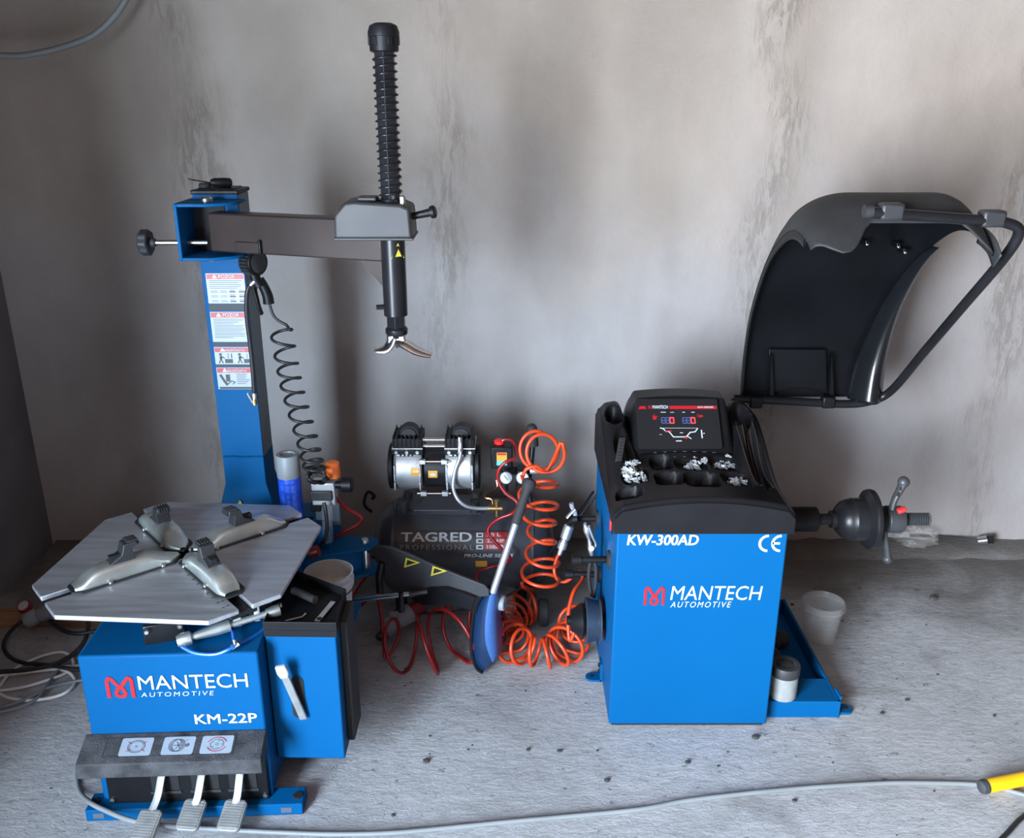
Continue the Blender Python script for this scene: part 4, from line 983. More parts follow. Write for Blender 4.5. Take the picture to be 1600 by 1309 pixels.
# blow gun
bgY = pg1.y-.03
bg = thing('blow_gun', 'black air blow gun with steel trigger hung on the upper balancer peg', 'blow gun', at(890, 850, Y=bgY))
MB().tube(spline([at(889, 810, Y=bgY), at(893, 812, Y=bgY), at(902, 810, Y=bgY)], 4), .017, 12).build('gun_body', M['blackplastic'], bg, smooth=60)
MB().tube(spline([at(893, 786, Y=bgY), at(894, 792, Y=bgY), at(898, 799, Y=bgY), at(899, 806, Y=bgY)], 5), .008, 8).build('hook', M['plugray'], bg)
MB().tube([at(898, 795, Y=bgY-.01), at(885, 809, Y=bgY-.02)], .007, 8, flat=.5).build('trigger', M['handle'], bg)
MB().tube(spline([at(900, 806, Y=bgY), at(914, 786, Y=bgY+.05), at(927, 768, Y=bgY+.10)], 5), .0045, 8).build('nozzle', M['blackmetal'], bg)
a_ = at(890, 820, Y=bgY); c_ = at(874, 866, Y=bgY-.02); ax = (c_-a_).normalized(); L_ = (c_-a_).length
MB().lathe([(0, .013), (.004, .017), (L_*.45, .0175), (L_*.5, .012), (L_*.56, .012), (L_*.58, .0155), (L_*.8, .0155), (L_*.82, .009), (L_, .008)], a_, ax, 14).build('quick_coupler', M['handle'], bg)
# wheel weights lying in the trays
wm = MB(); prof = [(0, 0), (.004, .0025), (.012, .003), (.020, .002), (.024, 0)]
wm.prism([V((-.012, -.0035, 0)), V((.012, -.0035, 0)), V((.011, .0035, 0)), V((-.011, .0035, 0))], (0, 0, .005)); wm.box((0, .0035, .005), (.010, .0025, .009))
first = None
piles = (((990, 738), 40, 38, 20, 'bright clip-on wheel weight heaped in the left front tray of the console', 'wheel weights in the left tray'), ((1086, 726), 22, 36, 11, 'clip-on wheel weight in the middle back tray of the console', 'wheel weights in the middle back tray'), ((1132, 724), 24, 32, 12, 'clip-on wheel weight in the right back tray of the console', 'wheel weights in the right back tray'), ((1152, 749), 20, 30, 11, 'clip-on wheel weight in the right front tray of the console', 'wheel weights in the right front tray'))
for (px, py), n, sx_, sy_, lab, grp in piles:
    for i in range(n):
        a = random.random()*6.28; r = math.sqrt(random.random())
        p = at(px+r*sx_/2*math.cos(a), py+r*sy_/2*math.sin(a), Z=TZ-.012)
        z = min(console_z(p.x, p.y), .758)+.0035+.014*(i/n)*(1-r)
        if first is None:
            o = wm.build('wheel_weight', M['lead'], smooth=0); first = o
        else: o = first.copy(); COL.objects.link(o)
        sc = random.uniform(.55, .95) if n < 30 else random.uniform(.7, 1.15); o.scale = (sc, sc, sc)
        o.location = (p.x, p.y, z); o.rotation_euler = (random.uniform(-.5, .5), random.uniform(-.5, .5), random.uniform(0, 6.28))
        tag(o, lab, 'wheel weight', grp)
# measuring calliper leaning in the left scoop
a_ = at(966, 726, Y=2.50); c_ = at(972, 690, Y=2.60); ax = (c_-a_).normalized(); sd = V((1, .1, 0)).normalized(); nn_ = sd.cross(ax).normalized()
R_ = Matrix((sd, ax, nn_)).transposed(); ml = (a_+c_)/2+V((0, 0, .012))
cal = thing('weight_scraper', 'flat black perforated metal strip in the left scoop of the console', 'metal strip', ml-V((0, 0, .05)))
MB().box(ml, (.020, (c_-a_).length, .003), R_).build('strip', M['nut'], cal)
for i in range(7): MB().box(ml+R_ @ V((.002, -.045+.015*i, .0017)), (.010, .003, .001), R_).build('hole', M['dark'], cal)

# jar and pail at the balancer foot
jp = at(1227, 1099, Z=.058); jp = V((jp.x+.002, jp.y+.045, .058))
jar = thing('jar', 'dusty white jar with a dark screw lid on the balancer foot platform', 'jar', jp)
MB().lathe([(0, .040), (.004, .043), (.078, .043), (.084, .041)], jp, UZ, 32).build('jar_body', M['jar'], jar)
MB().lathe([(.080, .0445), (.083, .0455), (.108, .0455), (.113, .043), (.113, .030), (.110, .028), (.110, .001)], jp, UZ, 32).build('lid', M['lid'], jar)
tr_ = MB().tube([jp+V((.022*math.cos(q*.4), .022*math.sin(q*.4), .1125)) for q in range(10)], .0018, 6).build('lid_ring', M['blackmetal'], jar)
pp_ = V((1.085, 2.735, 0))
pail = thing('plastic_pail', 'empty translucent plastic pail on the floor beside the balancer platform', 'pail', pp_)
MB().lathe([(.002, .052), (.003, .055), (.12, .066), (.125, .071), (.148, .072), (.150, .069), (.146, .067), (.12, .063), (.006, .052), (.006, .001)], pp_, UZ, 36, False).build('pail_wall', M['clear'], pail)
MB().lathe([(.126, .072), (.128, .075), (.132, .075), (.134, .072)], pp_, UZ, 36, False).build('pail_rim', M['clear'], pail)
# rags and clutter under the cabinet edge
q = V((.895, 2.48, .010))
b = MB(); 
for i in range(7): b.ball(q+V((random.uniform(-.03, .04), random.uniform(0, .20), .026)), .030, 1, 1.2, .9, n=10)
tag(b.build('dark_rag', M['rubber'], smooth=60), 'crumpled black rag lying behind the jar on the platform', 'rag')
# ================================================================ compressor
KYc = 2.99; KZ = .243; KR = .165; KA, KB = -.505, .155
ac = thing('air_compressor', 'dark grey air compressor with twin pump heads and horizontal tank by the wall', 'air compressor', ((KA+KB)/2, KYc, 0))
prof = [(0, .02), (.006, .07), (.022, .115), (.045, .146), (.07, .160), (.085, KR), (KB-KA-.085, KR), (KB-KA-.07, .160), (KB-KA-.045, .146), (KB-KA-.022, .115), (KB-KA-.006, .07), (KB-KA, .02)]
tank = MB().lathe(prof, (KA, KYc, KZ), (1, 0, 0), 56).build('tank', M['tank'], ac, smooth=50)
for x in (KA+.083, KB-.083): MB().lathe([(-.006, KR), (-.005, KR+.003), (.005, KR+.003), (.006, KR)], (x, KYc, KZ), (1, 0, 0), 56, False).build('tank_seam', M['tank'], tank)
def on_tank(px, py):
    r = ray(px, py); oy, oz = -KYc, CAMZ-KZ; a = r.y**2+r.z**2; bq = 2*(r.y*oy+r.z*oz); cq = oy*oy+oz*oz-KR*KR
    D = bq*bq-4*a*cq
    t = (-bq-math.sqrt(max(0, D)))/(2*a); p = CAM+r*t
    return p.x, KR*math.atan2(p.z-KZ, KYc-p.y)
def tkw(lift): return lambda x, s: V((x, KYc-(KR+lift)*math.cos(s/KR), KZ+(KR+lift)*math.sin(s/KR)))
t1, t2, t3 = tkw(.0012), tkw(.002), tkw(.0028)
def tank_rect(box, m, name, wp, parent):
    a = on_tank(box[0], box[1]); c = on_tank(box[2], box[3]); b = MB(); n = 8
    b.grid([[wp(a[0]+(c[0]-a[0])*i/2, a[1]+(c[1]-a[1])*j/n) for i in range(3)] for j in range(n+1)]); return b.build(name, m, parent, smooth=0, recalc=False)
lab = tank_rect((621, 860, 795, 828), M['black'], 'brand_label', t1, ac)
M['silver'] = mat('silver_print', (.42, .45, .48), .4)
letters('TAGRED', (627, 846, 737, 832), M['silver'], lab, t2, on_tank, bold=.03)
M['dimsilver'] = mat('dim_silver_print', (.19, .20, .22), .45)
letters('PROFESSIONAL', (625, 859, 740, 851), M['dimsilver'], lab, t2, on_tank, space=1.3)
for i, s_ in enumerate(('50 L', '2.0 HP', '10BAR')):
    y = 839.5+i*9.3
    tank_rect((757, y, 793, y-8), M['red'], 'spec_badge', t2, lab); tank_rect((744, y, 755, y-7), M['silver'], 'spec_icon', t2, lab); tank_rect((747, y-2, 753, y-5), M['black'], 'spec_icon_print', t3, lab)
    letters(s_, (761, y-1.5, 782 if i == 0 else 788, y-6.8), M['white'], lab, t3, on_tank, bold=.02)
lab2 = tank_rect((722, 871, 805, 863), M['black'], 'series_label', t1, ac); letters('PRO-LINE SERIES', (725, 870, 802, 865), M['white'], lab2, t2, on_tank, shear=.2, bold=.01)
tank_rect((697, 803, 714, 793), M['amber'], 'hazard_label', t1, ac); tank_rect((743, 885, 761, 876), M['amber'], 'hazard_label', t1, ac)
pl_ = tank_rect((644, 803, 688, 788), M['grey'], 'type_plate', t1, ac); tank_rect((668, 801, 686, 790), M['silver'], 'plate_print', t2, pl_); tank_rect((648, 800, 664, 797), M['silver'], 'plate_print', t2, pl_)
# platform and motor
MYc = 2.955; mz = at(680, 727, Y=MYc).z; mx = lambda px: at(px, 727, Y=MYc).x
MB().bx((mx(620), MYc-.035, KZ+KR-.03), (mx(752), MYc+.10, KZ+KR+.003)).build('motor_platform', M['tank'], ac, bevel=.004)
for px in (632, 742):
    MB().lathe([(0, .017), (.045, .017), (.047, .012)], (mx(px), MYc-.06, KZ+KR+.006), UZ, 16).build('rubber_mount', M['rubber'], ac)
    MB().lathe([(0, .017), (.045, .017)], (mx(px), MYc+.07, KZ+KR-.02), UZ, 16).build('rubber_mount', M['rubber'], ac)
MR = .082
MB().lathe([(0, MR-.006), (mx(697)-mx(666), MR-.006)], (mx(666), MYc, mz), (1, 0, 0), 40).build('motor_stator', M['blackmetal'], ac)
def crank(px0, px1, side):
    a, c = mx(px0), mx(px1); w_ = c-a
    pr = [(0, .03), (.004, MR*.86), (.014, MR), (w_-.012, MR), (w_-.002, MR-.004), (w_, .03)]
    if side > 0: pr = [(w_-t, r) for t, r in pr[::-1]]
    k = MB().lathe(pr, (a, MYc, mz), (1, 0, 0), 40).build('crankcase', M['alu'], ac, bevel=.002)
    MB().bx((a+.008, MYc-.055, mz+.02), (c-.008, MYc+.055, at(680, 699, Y=MYc).z)).build('cylinder_block', M['alu'], k, bevel=.008)
    e = a-.001 if side < 0 else c+.001
    MB().lathe([(0, MR*.99), (.012, MR*1.0), (.016, MR*.9)], (e, MYc, mz), (side, 0, 0), 36).build('fan_cover', M['blackplastic'], k)
    for i in range(4): 
        x = a+w_*.28+i*w_*.13; MB().box((x, MYc-.0555, mz+.061), (.006, .006, .016)).build('cooling_slot', M['dark'], k)
    for s_ in (-1, 1):
        for zz_ in (-.075, -.02, .03): MB().box((a+w_*.5+s_*w_*.42, MYc-MR*.9, mz+zz_*.6), (.006, .02, .03)).build('casting_rib', M['alu'], k, bevel=.002)
    # head
    z0, z1 = at(680, 701, Y=MYc).z, at(680, 676, Y=MYc).z
    h = MB().bx((a-.002, MYc-.062, z0), (c+.004, MYc+.062, z0+.022)).bx((a+.002, MYc-.058, z0+.024), (c, MYc+.058, z1)).build('pump_head', M['blackplastic'], ac, bevel=.004)
    MB().bx((a+.0, MYc-.060, z0+.021), (c+.002, MYc+.060, z0+.0255)).build('head_gasket', M['zinc'], h)
    for i in range(7): MB().bx((a+.004+i*w_*.14, MYc-.062, z0+.030), (a+.008+i*w_*.14, MYc+.06, z1+.008)).build('head_fin', M['blackplastic'], h, bevel=.001)
    for i in range(3): MB().lathe([(0, .006), (.008, .006)], (a+.016+i*(w_-.032)/2, MYc-.061, z0+.012), (0, -1, 0), 8).build('bolt', M['zinc'], h)
    fc = V(((a+c)/2+.006, MYc-.035, z1+.004))
    MB().lathe([(-.0, .034), (.045, .034), (.05, .028)], fc, (0, 1, 0), 26).build('air_filter', M['blackplastic'], h)
    MB().lathe([(0, .026), (.006, .026), (.008, .02)], fc+V((0, -.006, 0)), (0, 1, 0), 26).build('filter_cap', M['rubber'], h)
    return a, c, z0, z1
aL = crank(617, 663, -1); aR = crank(697, 743, 1)
for dz in (.010, .034): MB().cyl((aL[1]-.01, MYc-.03, aL[2]+.012+dz), (aR[0]+.01, MYc-.03, aL[2]+.012+dz), .0065, n=12).build('air_tube', M['chrome'], ac)
for dz in (.045, -.075): MB().cyl((aL[1]-.02, MYc-.075, mz+dz), (aR[0]+.02, MYc-.075, mz+dz), .0035, n=8).build('tie_rod', M['chrome'], ac)
for z_ in (-.075, .045):
    for px in (664, 697): MB().box((mx(px), MYc-.075, mz+z_), (.022, .016, .016)).build('tie_lug', M['alu'], ac, bevel=.002)
wv_ = lambda x, z: V((x, MYc-math.sqrt(max(0, (MR-.0035)**2-(z-mz)**2)), z))
def mlabel(px0, py0, px1, py1, R0, m):
    x0, x1 = mx(px0), mx(px1); z0, z1 = at(680, py0, Y=MYc-.075).z, at(680, py1, Y=MYc-.075).z; n = 6
    f = lambda x, z, l: V((x, MYc-math.sqrt(max(0, (R0+l)**2-(z-mz)**2)), z))
    o = MB().grid([[f(x, z0+(z1-z0)*j/n, .0015) for x in (x0, x1)] for j in range(n+1)]).build('motor_label', m, ac, smooth=0, recalc=False)
    MB().grid([[f(x, z0+(z1-z0)*(.25+.4*j/n), .0022) for x in (x0+(x1-x0)*.2, x1-(x1-x0)*.2)] for j in range(n+1)]).build('label_print', M['white'] if px0 > 670 else M['brass'], o, smooth=0, recalc=False)
mlabel(672, 746, 686, 735, MR-.006, M['amber']); mlabel(646, 742, 661, 730, MR, M['amber'])
# braided hose from pump to tank valve
MB().tube(spline([at(719, 690, Y=2.87), at(719, 712, Y=2.865), at(711, 735, Y=2.86), at(708, 760, Y=2.85), at(714, 778, Y=2.83), at(727, 790, Y=2.83), at(745, 794, Y=2.84), at(765, 794, Y=2.85)], 7), .0065, 10).build('braided_hose', M['steel'], ac, smooth=60)
MB().cyl(at(719, 683, Y=2.88), at(719, 705, Y=2.867), .009, n=8).build('hose_fitting', M['zinc'], ac)
vb = at(776, 794, Y=2.85); v_ = MB().cyl(at(763, 794, Y=2.85), at(785, 794, Y=2.85), .011, n=10).cyl(vb+V((0, 0, -.03)), vb+V((0, 0, .03)), .010, n=10).build('check_valve', M['brass'], ac)
MB().tube(spline([at(770, 788, Y=2.86), at(768, 780, Y=2.87), at(757, 777, Y=2.88), at(760, 770, Y=2.9), at(776, 762, Y=2.92), at(776, 750, Y=2.93)], 5), .003, 6).build('copper_line', M['copper'], ac)
# pressure switch, gauges, riser
ps = MB().bx(at(767, 733, Y=2.90), at(801, 699, Y=2.90)+V((0, .09, 0))).build('pressure_switch', M['blackplastic'], ac, bevel=.005)
MB().lathe([(0, .012), (.012, .012), (.013, .017), (.024, .018), (.028, .012)], at(780, 698, Y=2.935), UZ, 16).build('switch_knob', M['redcap'], ps)
swp = lambda px, py: at(px, py, Y=2.8985)
MB().face([swp(776, 727), swp(792, 727), swp(792, 707), swp(776, 707)]).build('switch_label', M['amber'], ps, smooth=0, recalc=False)
sw2 = lambda px, py: at(px, py, Y=2.8978)
MB().face([sw2(776, 727), sw2(792, 727), sw2(792, 720), sw2(776, 720)]).build('label_print', M['cyanp'], ps, smooth=0, recalc=False)
MB().face([sw2(777, 711), sw2(791, 711), sw2(791, 708), sw2(777, 708)]).build('label_print', M['red'], ps, smooth=0, recalc=False)
MB().cyl(at(788, 775, Y=2.93), at(788, 735, Y=2.93), .014, n=14).build('riser_pipe', M['blackmetal'], ac)
MB().bx(at(784, 742, Y=2.93), at(824, 730, Y=2.93)+V((0, .05, 0))).build('manifold', M['blackmetal'], ac, bevel=.005)
MB().bx(at(806, 768, Y=2.90), at(826, 735, Y=2.90)+V((0, .06, 0))).build('pressure_regulator', M['blackplastic'], ac, bevel=.006)
for px in (790.5, 816):
    c = at(px, 745.5, Y=2.87); fd = (CAM-c); fd.z *= .35; fd.normalize()
    g = MB().lathe([(-.025, .018), (0, .0235), (.006, .0245), (.010, .0245), (.010, .021), (.006, .021), (.006, .001)], c, fd, 28).build('pressure_gauge', M['blackmetal'], ac)
    MB().lathe([(0, .0212), (.0008, .0212)], c+fd*.0068, fd, 28).build('gauge_dial', M['steelplate'], g)
    sdv = fd.cross(UZ).normalized(); uv = sdv.cross(fd)
    gwp = flatwarp(c+fd*.0085, sdv, uv, 0); b = MB(); b.ribbon([(-.006, -.009), (.007, .010)], .002, gwp)
    for k in range(11): a = math.radians(-45+27*k); b.ribbon([(.0165*math.cos(a), .0165*math.sin(a)), (.0195*math.cos(a), .0195*math.sin(a))], .0016, gwp)
    b.build('gauge_marks', M['black'], g, smooth=0, recalc=False)
MB().tube(spline([at(781, 692, Y=2.93), at(788, 687, Y=2.93), at(799, 688, Y=2.93), at(805, 696, Y=2.93), at(808, 710, Y=2.93)], 5), .005, 8).build('sense_line', M['redhose'], ac)
# handle right and hook left, legs
MB().tube(spline([V((KB-.08, KYc-.02, KZ+.12)), at(826, 760, Y=2.99), at(830, 720, Y=3.0), at(833, 690, Y=3.01)], 6), .010, 10).build('handle_bar', M['blackmetal'], ac)
MB().tube([at(833, 697, Y=3.01), at(831, 672, Y=3.02)], .020, 14).ball(at(831, 670, Y=3.02), .020).build('handle_grip', M['rubber'], ac, smooth=60)
MB().tube(spline([at(580, 799, Y=2.96), at(570, 790, Y=2.94), at(570, 778, Y=2.94), at(576, 768, Y=2.94), at(585, 775, Y=2.94), at(581, 779, Y=2.94)], 4), .006, 8).build('tank_hook', M['blackmetal'], ac)
for x in (KA+.10, KB-.12):
    for y in (-.10, .10): MB().bx((x-.025, KYc+y-.02, .0), (x+.025, KYc+y+.02, .02)).bx((x-.02, KYc+y-.012, .015), (x+.02, KYc+y+.012, .15)).build('leg', M['blackmetal'], ac, bevel=.003)
MB().lathe([(0, .045), (.006, .05), (.03, .05), (.036, .045)], (KB-.06, KYc-.17, .05), (1, 0, 0), 24).build('wheel', M['rubber'], ac)
MB().cyl((KA-.004, KYc-.05, KZ-.02), (KA+.02, KYc-.05, KZ-.02), .016, n=12).build('drain_cap', M['blackplastic'], ac)

# ================================================================ hoses
def coil_run(pts, rad, turns, per=14, phase=0): return coil(spline(pts, 10), rad, turns, per, phase)
oh = thing('orange_air_hose', 'bright orange coiled air hose looped from the compressor to the blow gun', 'air hose', (.12, 2.62, 0))
hy = 2.84
path = []
# rings round the compressor outlet
for k in range(0, 38):
    a = math.radians(-60-k*19); path.append(at(836+27*math.cos(a)+k*.55, 702+29*math.sin(a)+k*.25, Y=hy-.004*k))
path += [at(856, 735, Y=2.73), at(838, 728, Y=2.72), at(822, 733, Y=2.72), at(818, 742, Y=2.72)]
hang = [at(842, 744, Y=2.72), at(842, 790, Y=2.71), at(846, 830, Y=2.70), at(846, 880, Y=2.69), at(843, 915, Y=2.67)]
def dcoil(pts, rad, turns, per=16, phase=0):
    """hanging turns: loops lie level, so the wire sweeps left and right as it drops"""
    P_ = spline(pts, 10); n = int(turns*per); out = []
    for k in range(n+1):
        q = k/n*(len(P_)-1); i = min(int(q), len(P_)-2); p = P_[i].lerp(P_[i+1], q-i); a = phase+2*math.pi*k/per; r = rad(k/n) if callable(rad) else rad
        out.append(p+V((r*math.cos(a), r*math.sin(a), 0)))
    return out
path += dcoil(hang, lambda t: .055+.01*math.sin(t*9), 6.0, 16, math.pi)
ring = []
rc = V((.098, 2.70, .066))
for k in range(0, 29):
    a = math.radians(95+k*10.5); ring.append(rc+V((.118*math.cos(a), .150*math.sin(a), .004*math.sin(k))))
R_ = coil(ring, lambda t: .056+.010*math.sin(t*19), 16.5, 16, 1.0, 1.0)
path += R_
tail = [at(905, 960, Y=2.50), at(898, 985, Y=2.47), at(890, 1000, Y=2.47), at(888, 960, Y=2.50), at(896, 925, Y=2.55), at(910, 905, Y=2.62), at(905, 893, Y=2.66), at(885, 908, Y=2.68), at(871, 905, Y=2.69), at(866, 890, Y=2.70), at(870, 872, Y=2.715), at(874, 866, Y=2.72)]
path = spline(path, 2)+spline([path[-1]]+tail, 8)[1:]
path = [V((p.x, p.y, max(p.z, .0075))) for p in path]
MB().tube(path, .0062, 8).build('hose', M['orange'], oh, smooth=70)
MB().cyl(at(828, 735, Y=2.86), at(846, 734, Y=2.86), .012, n=12).cyl(at(846, 734, Y=2.86), at(852, 734, Y=2.86), .007, n=10).build('coupler', M['steel'], oh)
# red feed hose
rh = thing('red_air_hose', 'dark red coiled air hose on the floor below the bead breaker arm', 'air hose', (-.25, 2.50, 0))
rp = [at(806, 716, Y=2.80), at(790, 722, Y=2.79), at(779, 735, Y=2.79), at(779, 752, Y=2.79), at(790, 770, Y=2.78), at(806, 782, Y=2.77), at(809, 792, Y=2.76), at(800, 802, Y=2.77), at(780, 810, Y=2.775), at(765, 822, Y=2.78), at(764, 835, Y=2.775), at(782, 856, Y=2.76), at(794, 866, Y=2.76), at(794, 878, Y=2.77), at(770, 885, Y=2.79), at(748, 893, Y=2.78), at(744, 905, Y=2.73), at(755, 925, Y=2.66), at(772, 942, Y=2.63)]
r2 = [V((-.01, 2.74, .085)), V((-.10, 2.70, .095)), V((-.19, 2.60, .10)), V((-.27, 2.55, .10)), V((-.37, 2.55, .095)), V((-.44, 2.58, .088))]
R2_ = dcoil([p for p in r2], lambda t: .0, 1) and coil(spline(r2, 10), lambda t: .075+.028*math.sin(t*math.pi), 5.2, 18, 2.0, 1.0)
tail2 = [at(590, 935, Y=2.70), at(560, 948, Y=2.74), at(548, 940, Y=2.78), at(560, 915, Y=2.86), at(578, 893, Y=2.92)]
rp = spline(rp, 6)+R2_+spline([R2_[-1]]+tail2, 6)[1:]
rp = [V((p.x, p.y, max(p.z, .0072))) for p in rp]
MB().tube(spline(rp, 2), .0060, 8).build('hose', M['redhose'], rh, smooth=70)
fh = MB().tube(spline([at(523, 776, Y=2.62), at(540, 793, Y=2.66), at(558, 803, Y=2.68), at(565, 810, Y=2.68), at(558, 820, Y=2.68), at(535, 832, Y=2.67), at(516, 845, Y=2.66)], 7), .0062, 8).build('supply_hose', M['redhose'], smooth=70)
tag(fh, 'short dark red hose curving out from the air filter on the tire changer', 'air hose')
# ================================================================ tyre inflator with coiled lead
IY = 2.640
ti = thing('tire_inflator', 'black tire inflator gun with gauge and coiled hose hanging on the blue column', 'tire inflator', at(420, 500, Y=IY))
gc = at(400, 410, Y=IY-.01)
ga = MB().lathe([(-.035, .034), (-.030, .038), (.006, .038), (.010, .036)], gc, V((1, -.62, 0)), 30).build('gauge', M['blackplastic'], ti)
b = MB(); gax = V((1, -.62, 0)).normalized(); g_u = gax.orthogonal().normalized(); g_v = gax.cross(g_u)
for k in range(24):
    a = 2*math.pi*k/24; b.box(gc-gax*.012+(g_u*math.cos(a)+g_v*math.sin(a))*.0385, (.004, .004, .004))
    b.cyl(gc-gax*.032+(g_u*math.cos(a)+g_v*math.sin(a))*.0382, gc+gax*.004+(g_u*math.cos(a)+g_v*math.sin(a))*.0392, .0022, n=5)
b.build('gauge_ribs', M['rubber'], ga)
MB().lathe([(0, .030), (.001, .030)], gc+gax*.0105, gax, 28).build('gauge_glass', M['screen'], ga)
MB().tube(spline([at(396, 425, Y=IY-.01), at(400, 438, Y=IY-.01), at(406, 448, Y=IY-.01)], 4), .016, 12).build('gun_body', M['blackplastic'], ti, smooth=60)
MB().tube(spline([at(405, 436, Y=IY), at(412, 448, Y=IY), at(418, 462, Y=IY), at(420, 474, Y=IY)], 4), lambda t: .014+.003*t, 12).build('grip', M['blackplastic'], ti, smooth=60)
MB().tube(spline([at(397, 450, Y=IY-.02), at(401, 464, Y=IY-.025), at(405, 480, Y=IY-.025), at(409, 490, Y=IY-.02)], 4), .011, 10, flat=.5).build('trigger', M['blackplastic'], ti, smooth=60)
MB().cyl(at(392, 445, Y=IY-.02), at(398, 439, Y=IY-.02), .008, n=10).build('swivel', M['zinc'], ti)
MB().tube(spline([at(393, 444, Y=IY-.02), at(387, 452, Y=IY-.025), at(385, 470, Y=IY-.025), at(386, 500, Y=IY-.02), at(391, 540, Y=IY-.012), at(395, 580, Y=IY-.008), at(397, 614, Y=IY-.005)], 6), .0065, 8).build('outlet_hose', M['bcable'], ti, smooth=60)
MB().cyl(at(397, 614, Y=IY-.008), at(397.5, 626, Y=IY-.008), .0075, n=10).build('hose_end', M['zinc'], ti)
MB().tube([at(397, 624, Y=IY-.01), at(398, 632, Y=IY-.01)], .009, 10).build('air_chuck', M['brass'], ti)
MB().tube([at(396, 630, Y=IY-.014), at(387, 614, Y=IY-.02)], .0045, 6).build('chuck_lever', M['zinc'], ti)
# black coil
top = [at(421, 474, Y=IY), at(426, 490, Y=IY), at(434, 500, Y=IY), at(448, 508, Y=IY)]
ctr_ = [at(439, 514, Y=IY), at(447, 560, Y=IY), at(455, 600, Y=IY-.01), at(466, 640, Y=IY-.02), at(478, 680, Y=IY-.03), at(487, 715, Y=IY-.035), at(492, 735, Y=IY-.04)]
cc = dcoil(ctr_, .032, 10.5, 18, -.4)
knot = []
for k in range(40):
    a = k*.42; knot.append(at(497+17*math.cos(a)*(.8+.2*math.sin(k*.37)), 745+14*math.sin(a)*(.75+.25*math.cos(k*.5)), Y=IY-.065+.03*math.sin(k*.8)))
MB().tube(spline(spline(top, 5)+cc+knot, 2), .0046, 8).build('coiled_lead', M['bcable'], ti, smooth=70)
# ================================================================ small things on the tyre changer
cp = at(452, 790, Y=2.60); cp = V((at(452, 745, Y=2.60).x, 2.60, .486))
can = thing('spray_can', 'blue aerosol can with a grey cap standing behind the turntable', 'spray can', cp)
zt = at(452, 709, Y=2.60).z-.486
MB().lathe([(0, .033), (.004, .0355), (zt-.075, .0355), (zt-.068, .033)], cp, UZ, 32).build('can_body', M['canblue'], can)
MB().lathe([(zt-.074, .0365), (zt-.003, .0362), (zt, .034), (zt, .024), (zt-.006, .022), (zt-.006, .001)], cp, UZ, 32).build('cap', M['cangrey'], can)
b = MB(); cwv = lambda x, z: V((cp.x+.0362*math.sin(x/.0362), cp.y-.0362*math.cos(x/.0362), cp.z+z))
M['canprint'] = mat('can_print', (.06, .22, .80), .35)
z = zt-.082
while z > .02:
    for j in range(3):
        x0 = -.024+.017*j+random.uniform(0, .003); x1 = x0+random.uniform(.008, .014)
        if random.random() < .85: b.face([cwv(x0, z), cwv(x1, z), cwv(x1, z+.0022), cwv(x0, z+.0022)])
    z -= .0045 if random.random() < .86 else .012
b.build('label_print', M['canprint'], can, smooth=0, recalc=False)
# white paste pail
wp_ = V((at(513, 897, Z=.50).x, 2.305, .363)); hh_ = .145
wpail = thing('paste_pail', 'white tire paste pail behind the black tool tray', 'pail', wp_)
MB().lathe([(0, .056), (.003, .058), (.10, .066), (.103, .071), (.125, .072), (.127, .068), (hh_-.008, .070), (hh_, .0715), (hh_, .067), (hh_-.01, .066), (.03, .056), (.03, .001)], wp_, UZ, 40).build('pail_wall', M['bucket'], wpail)
MB().lathe([(hh_-.045, .064), (hh_-.040, .03), (hh_-.042, .001)], wp_, UZ, 36, False).build('paste', M['paste'], wpail)
MB().tube([wp_+V((.0735*math.cos(a), .0735*math.sin(a), .100-.012*math.sin(a)**2)) for a in [math.radians(180+180*k/16) for k in range(17)]], .0022, 6).build('wire_handle', M['nut'], wpail)
# tyre lever in the side box slot
lv0 = V((-.560, BY0-.012, .262)); lv1 = V((-.590, BY0-.035, .405))
lv = thing('tire_lever', 'steel tire lever resting in the slot of the side box', 'tire lever', lv0)
axl = (lv1-lv0).normalized(); sd = V((1, 0, 0)); sd = (sd-axl*sd.dot(axl)).normalized(); nl = sd.cross(axl); RL = Matrix((sd, axl, nl)).transposed()
MB().box(lv0+axl*.055-V((0, 0, 0)), (.021, .16, .009), RL).build('shaft', M['pedal'], lv, bevel=.003)
MB().prism([lv0+RL @ V((x, y, -.003)) for x, y in ((-.0105, .130), (.0105, .130), (.016, .148), (.014, .172), (-.013, .172), (-.015, .148))], RL @ V((0, 0, .011))).build('tip', M['bucket'], lv, bevel=.003)
# things in tool tray
tz = .512
tl_ = thing('valve_tool', 'flat silver strip tool lying in the black tool tray', 'hand tool', (-.495, 2.075, tz))
MB().box((-.495, 2.075, tz+.004), (.014, .10, .003), Matrix.Rotation(-.25, 3, 'Z')).build('strip', M['alu'], tl_)
MB().lathe([(0, .007), (.001, .007)], (-.503, 2.038, tz+.0055), UZ, 10).build('hole', M['dark'], tl_)
ky_ = thing('hex_key', 'small bent steel key at the front of the black tool tray', 'hex key', (-.56, 2.045, tz))
MB().tube([V((-.59, 2.03, tz+.003)), V((-.55, 2.05, tz+.003)), V((-.545, 2.065, tz+.003))], .003, 6).build('key', M['zinc'], ky_)
b = MB().tube([V((-.60, 2.17, tz+.012)), V((-.53, 2.12, tz+.012))], .011, 12)
tag(b.build('dark_screwdriver_handle', M['rubber']), 'dark rubber handle lying at the back of the black tool tray', 'handle')
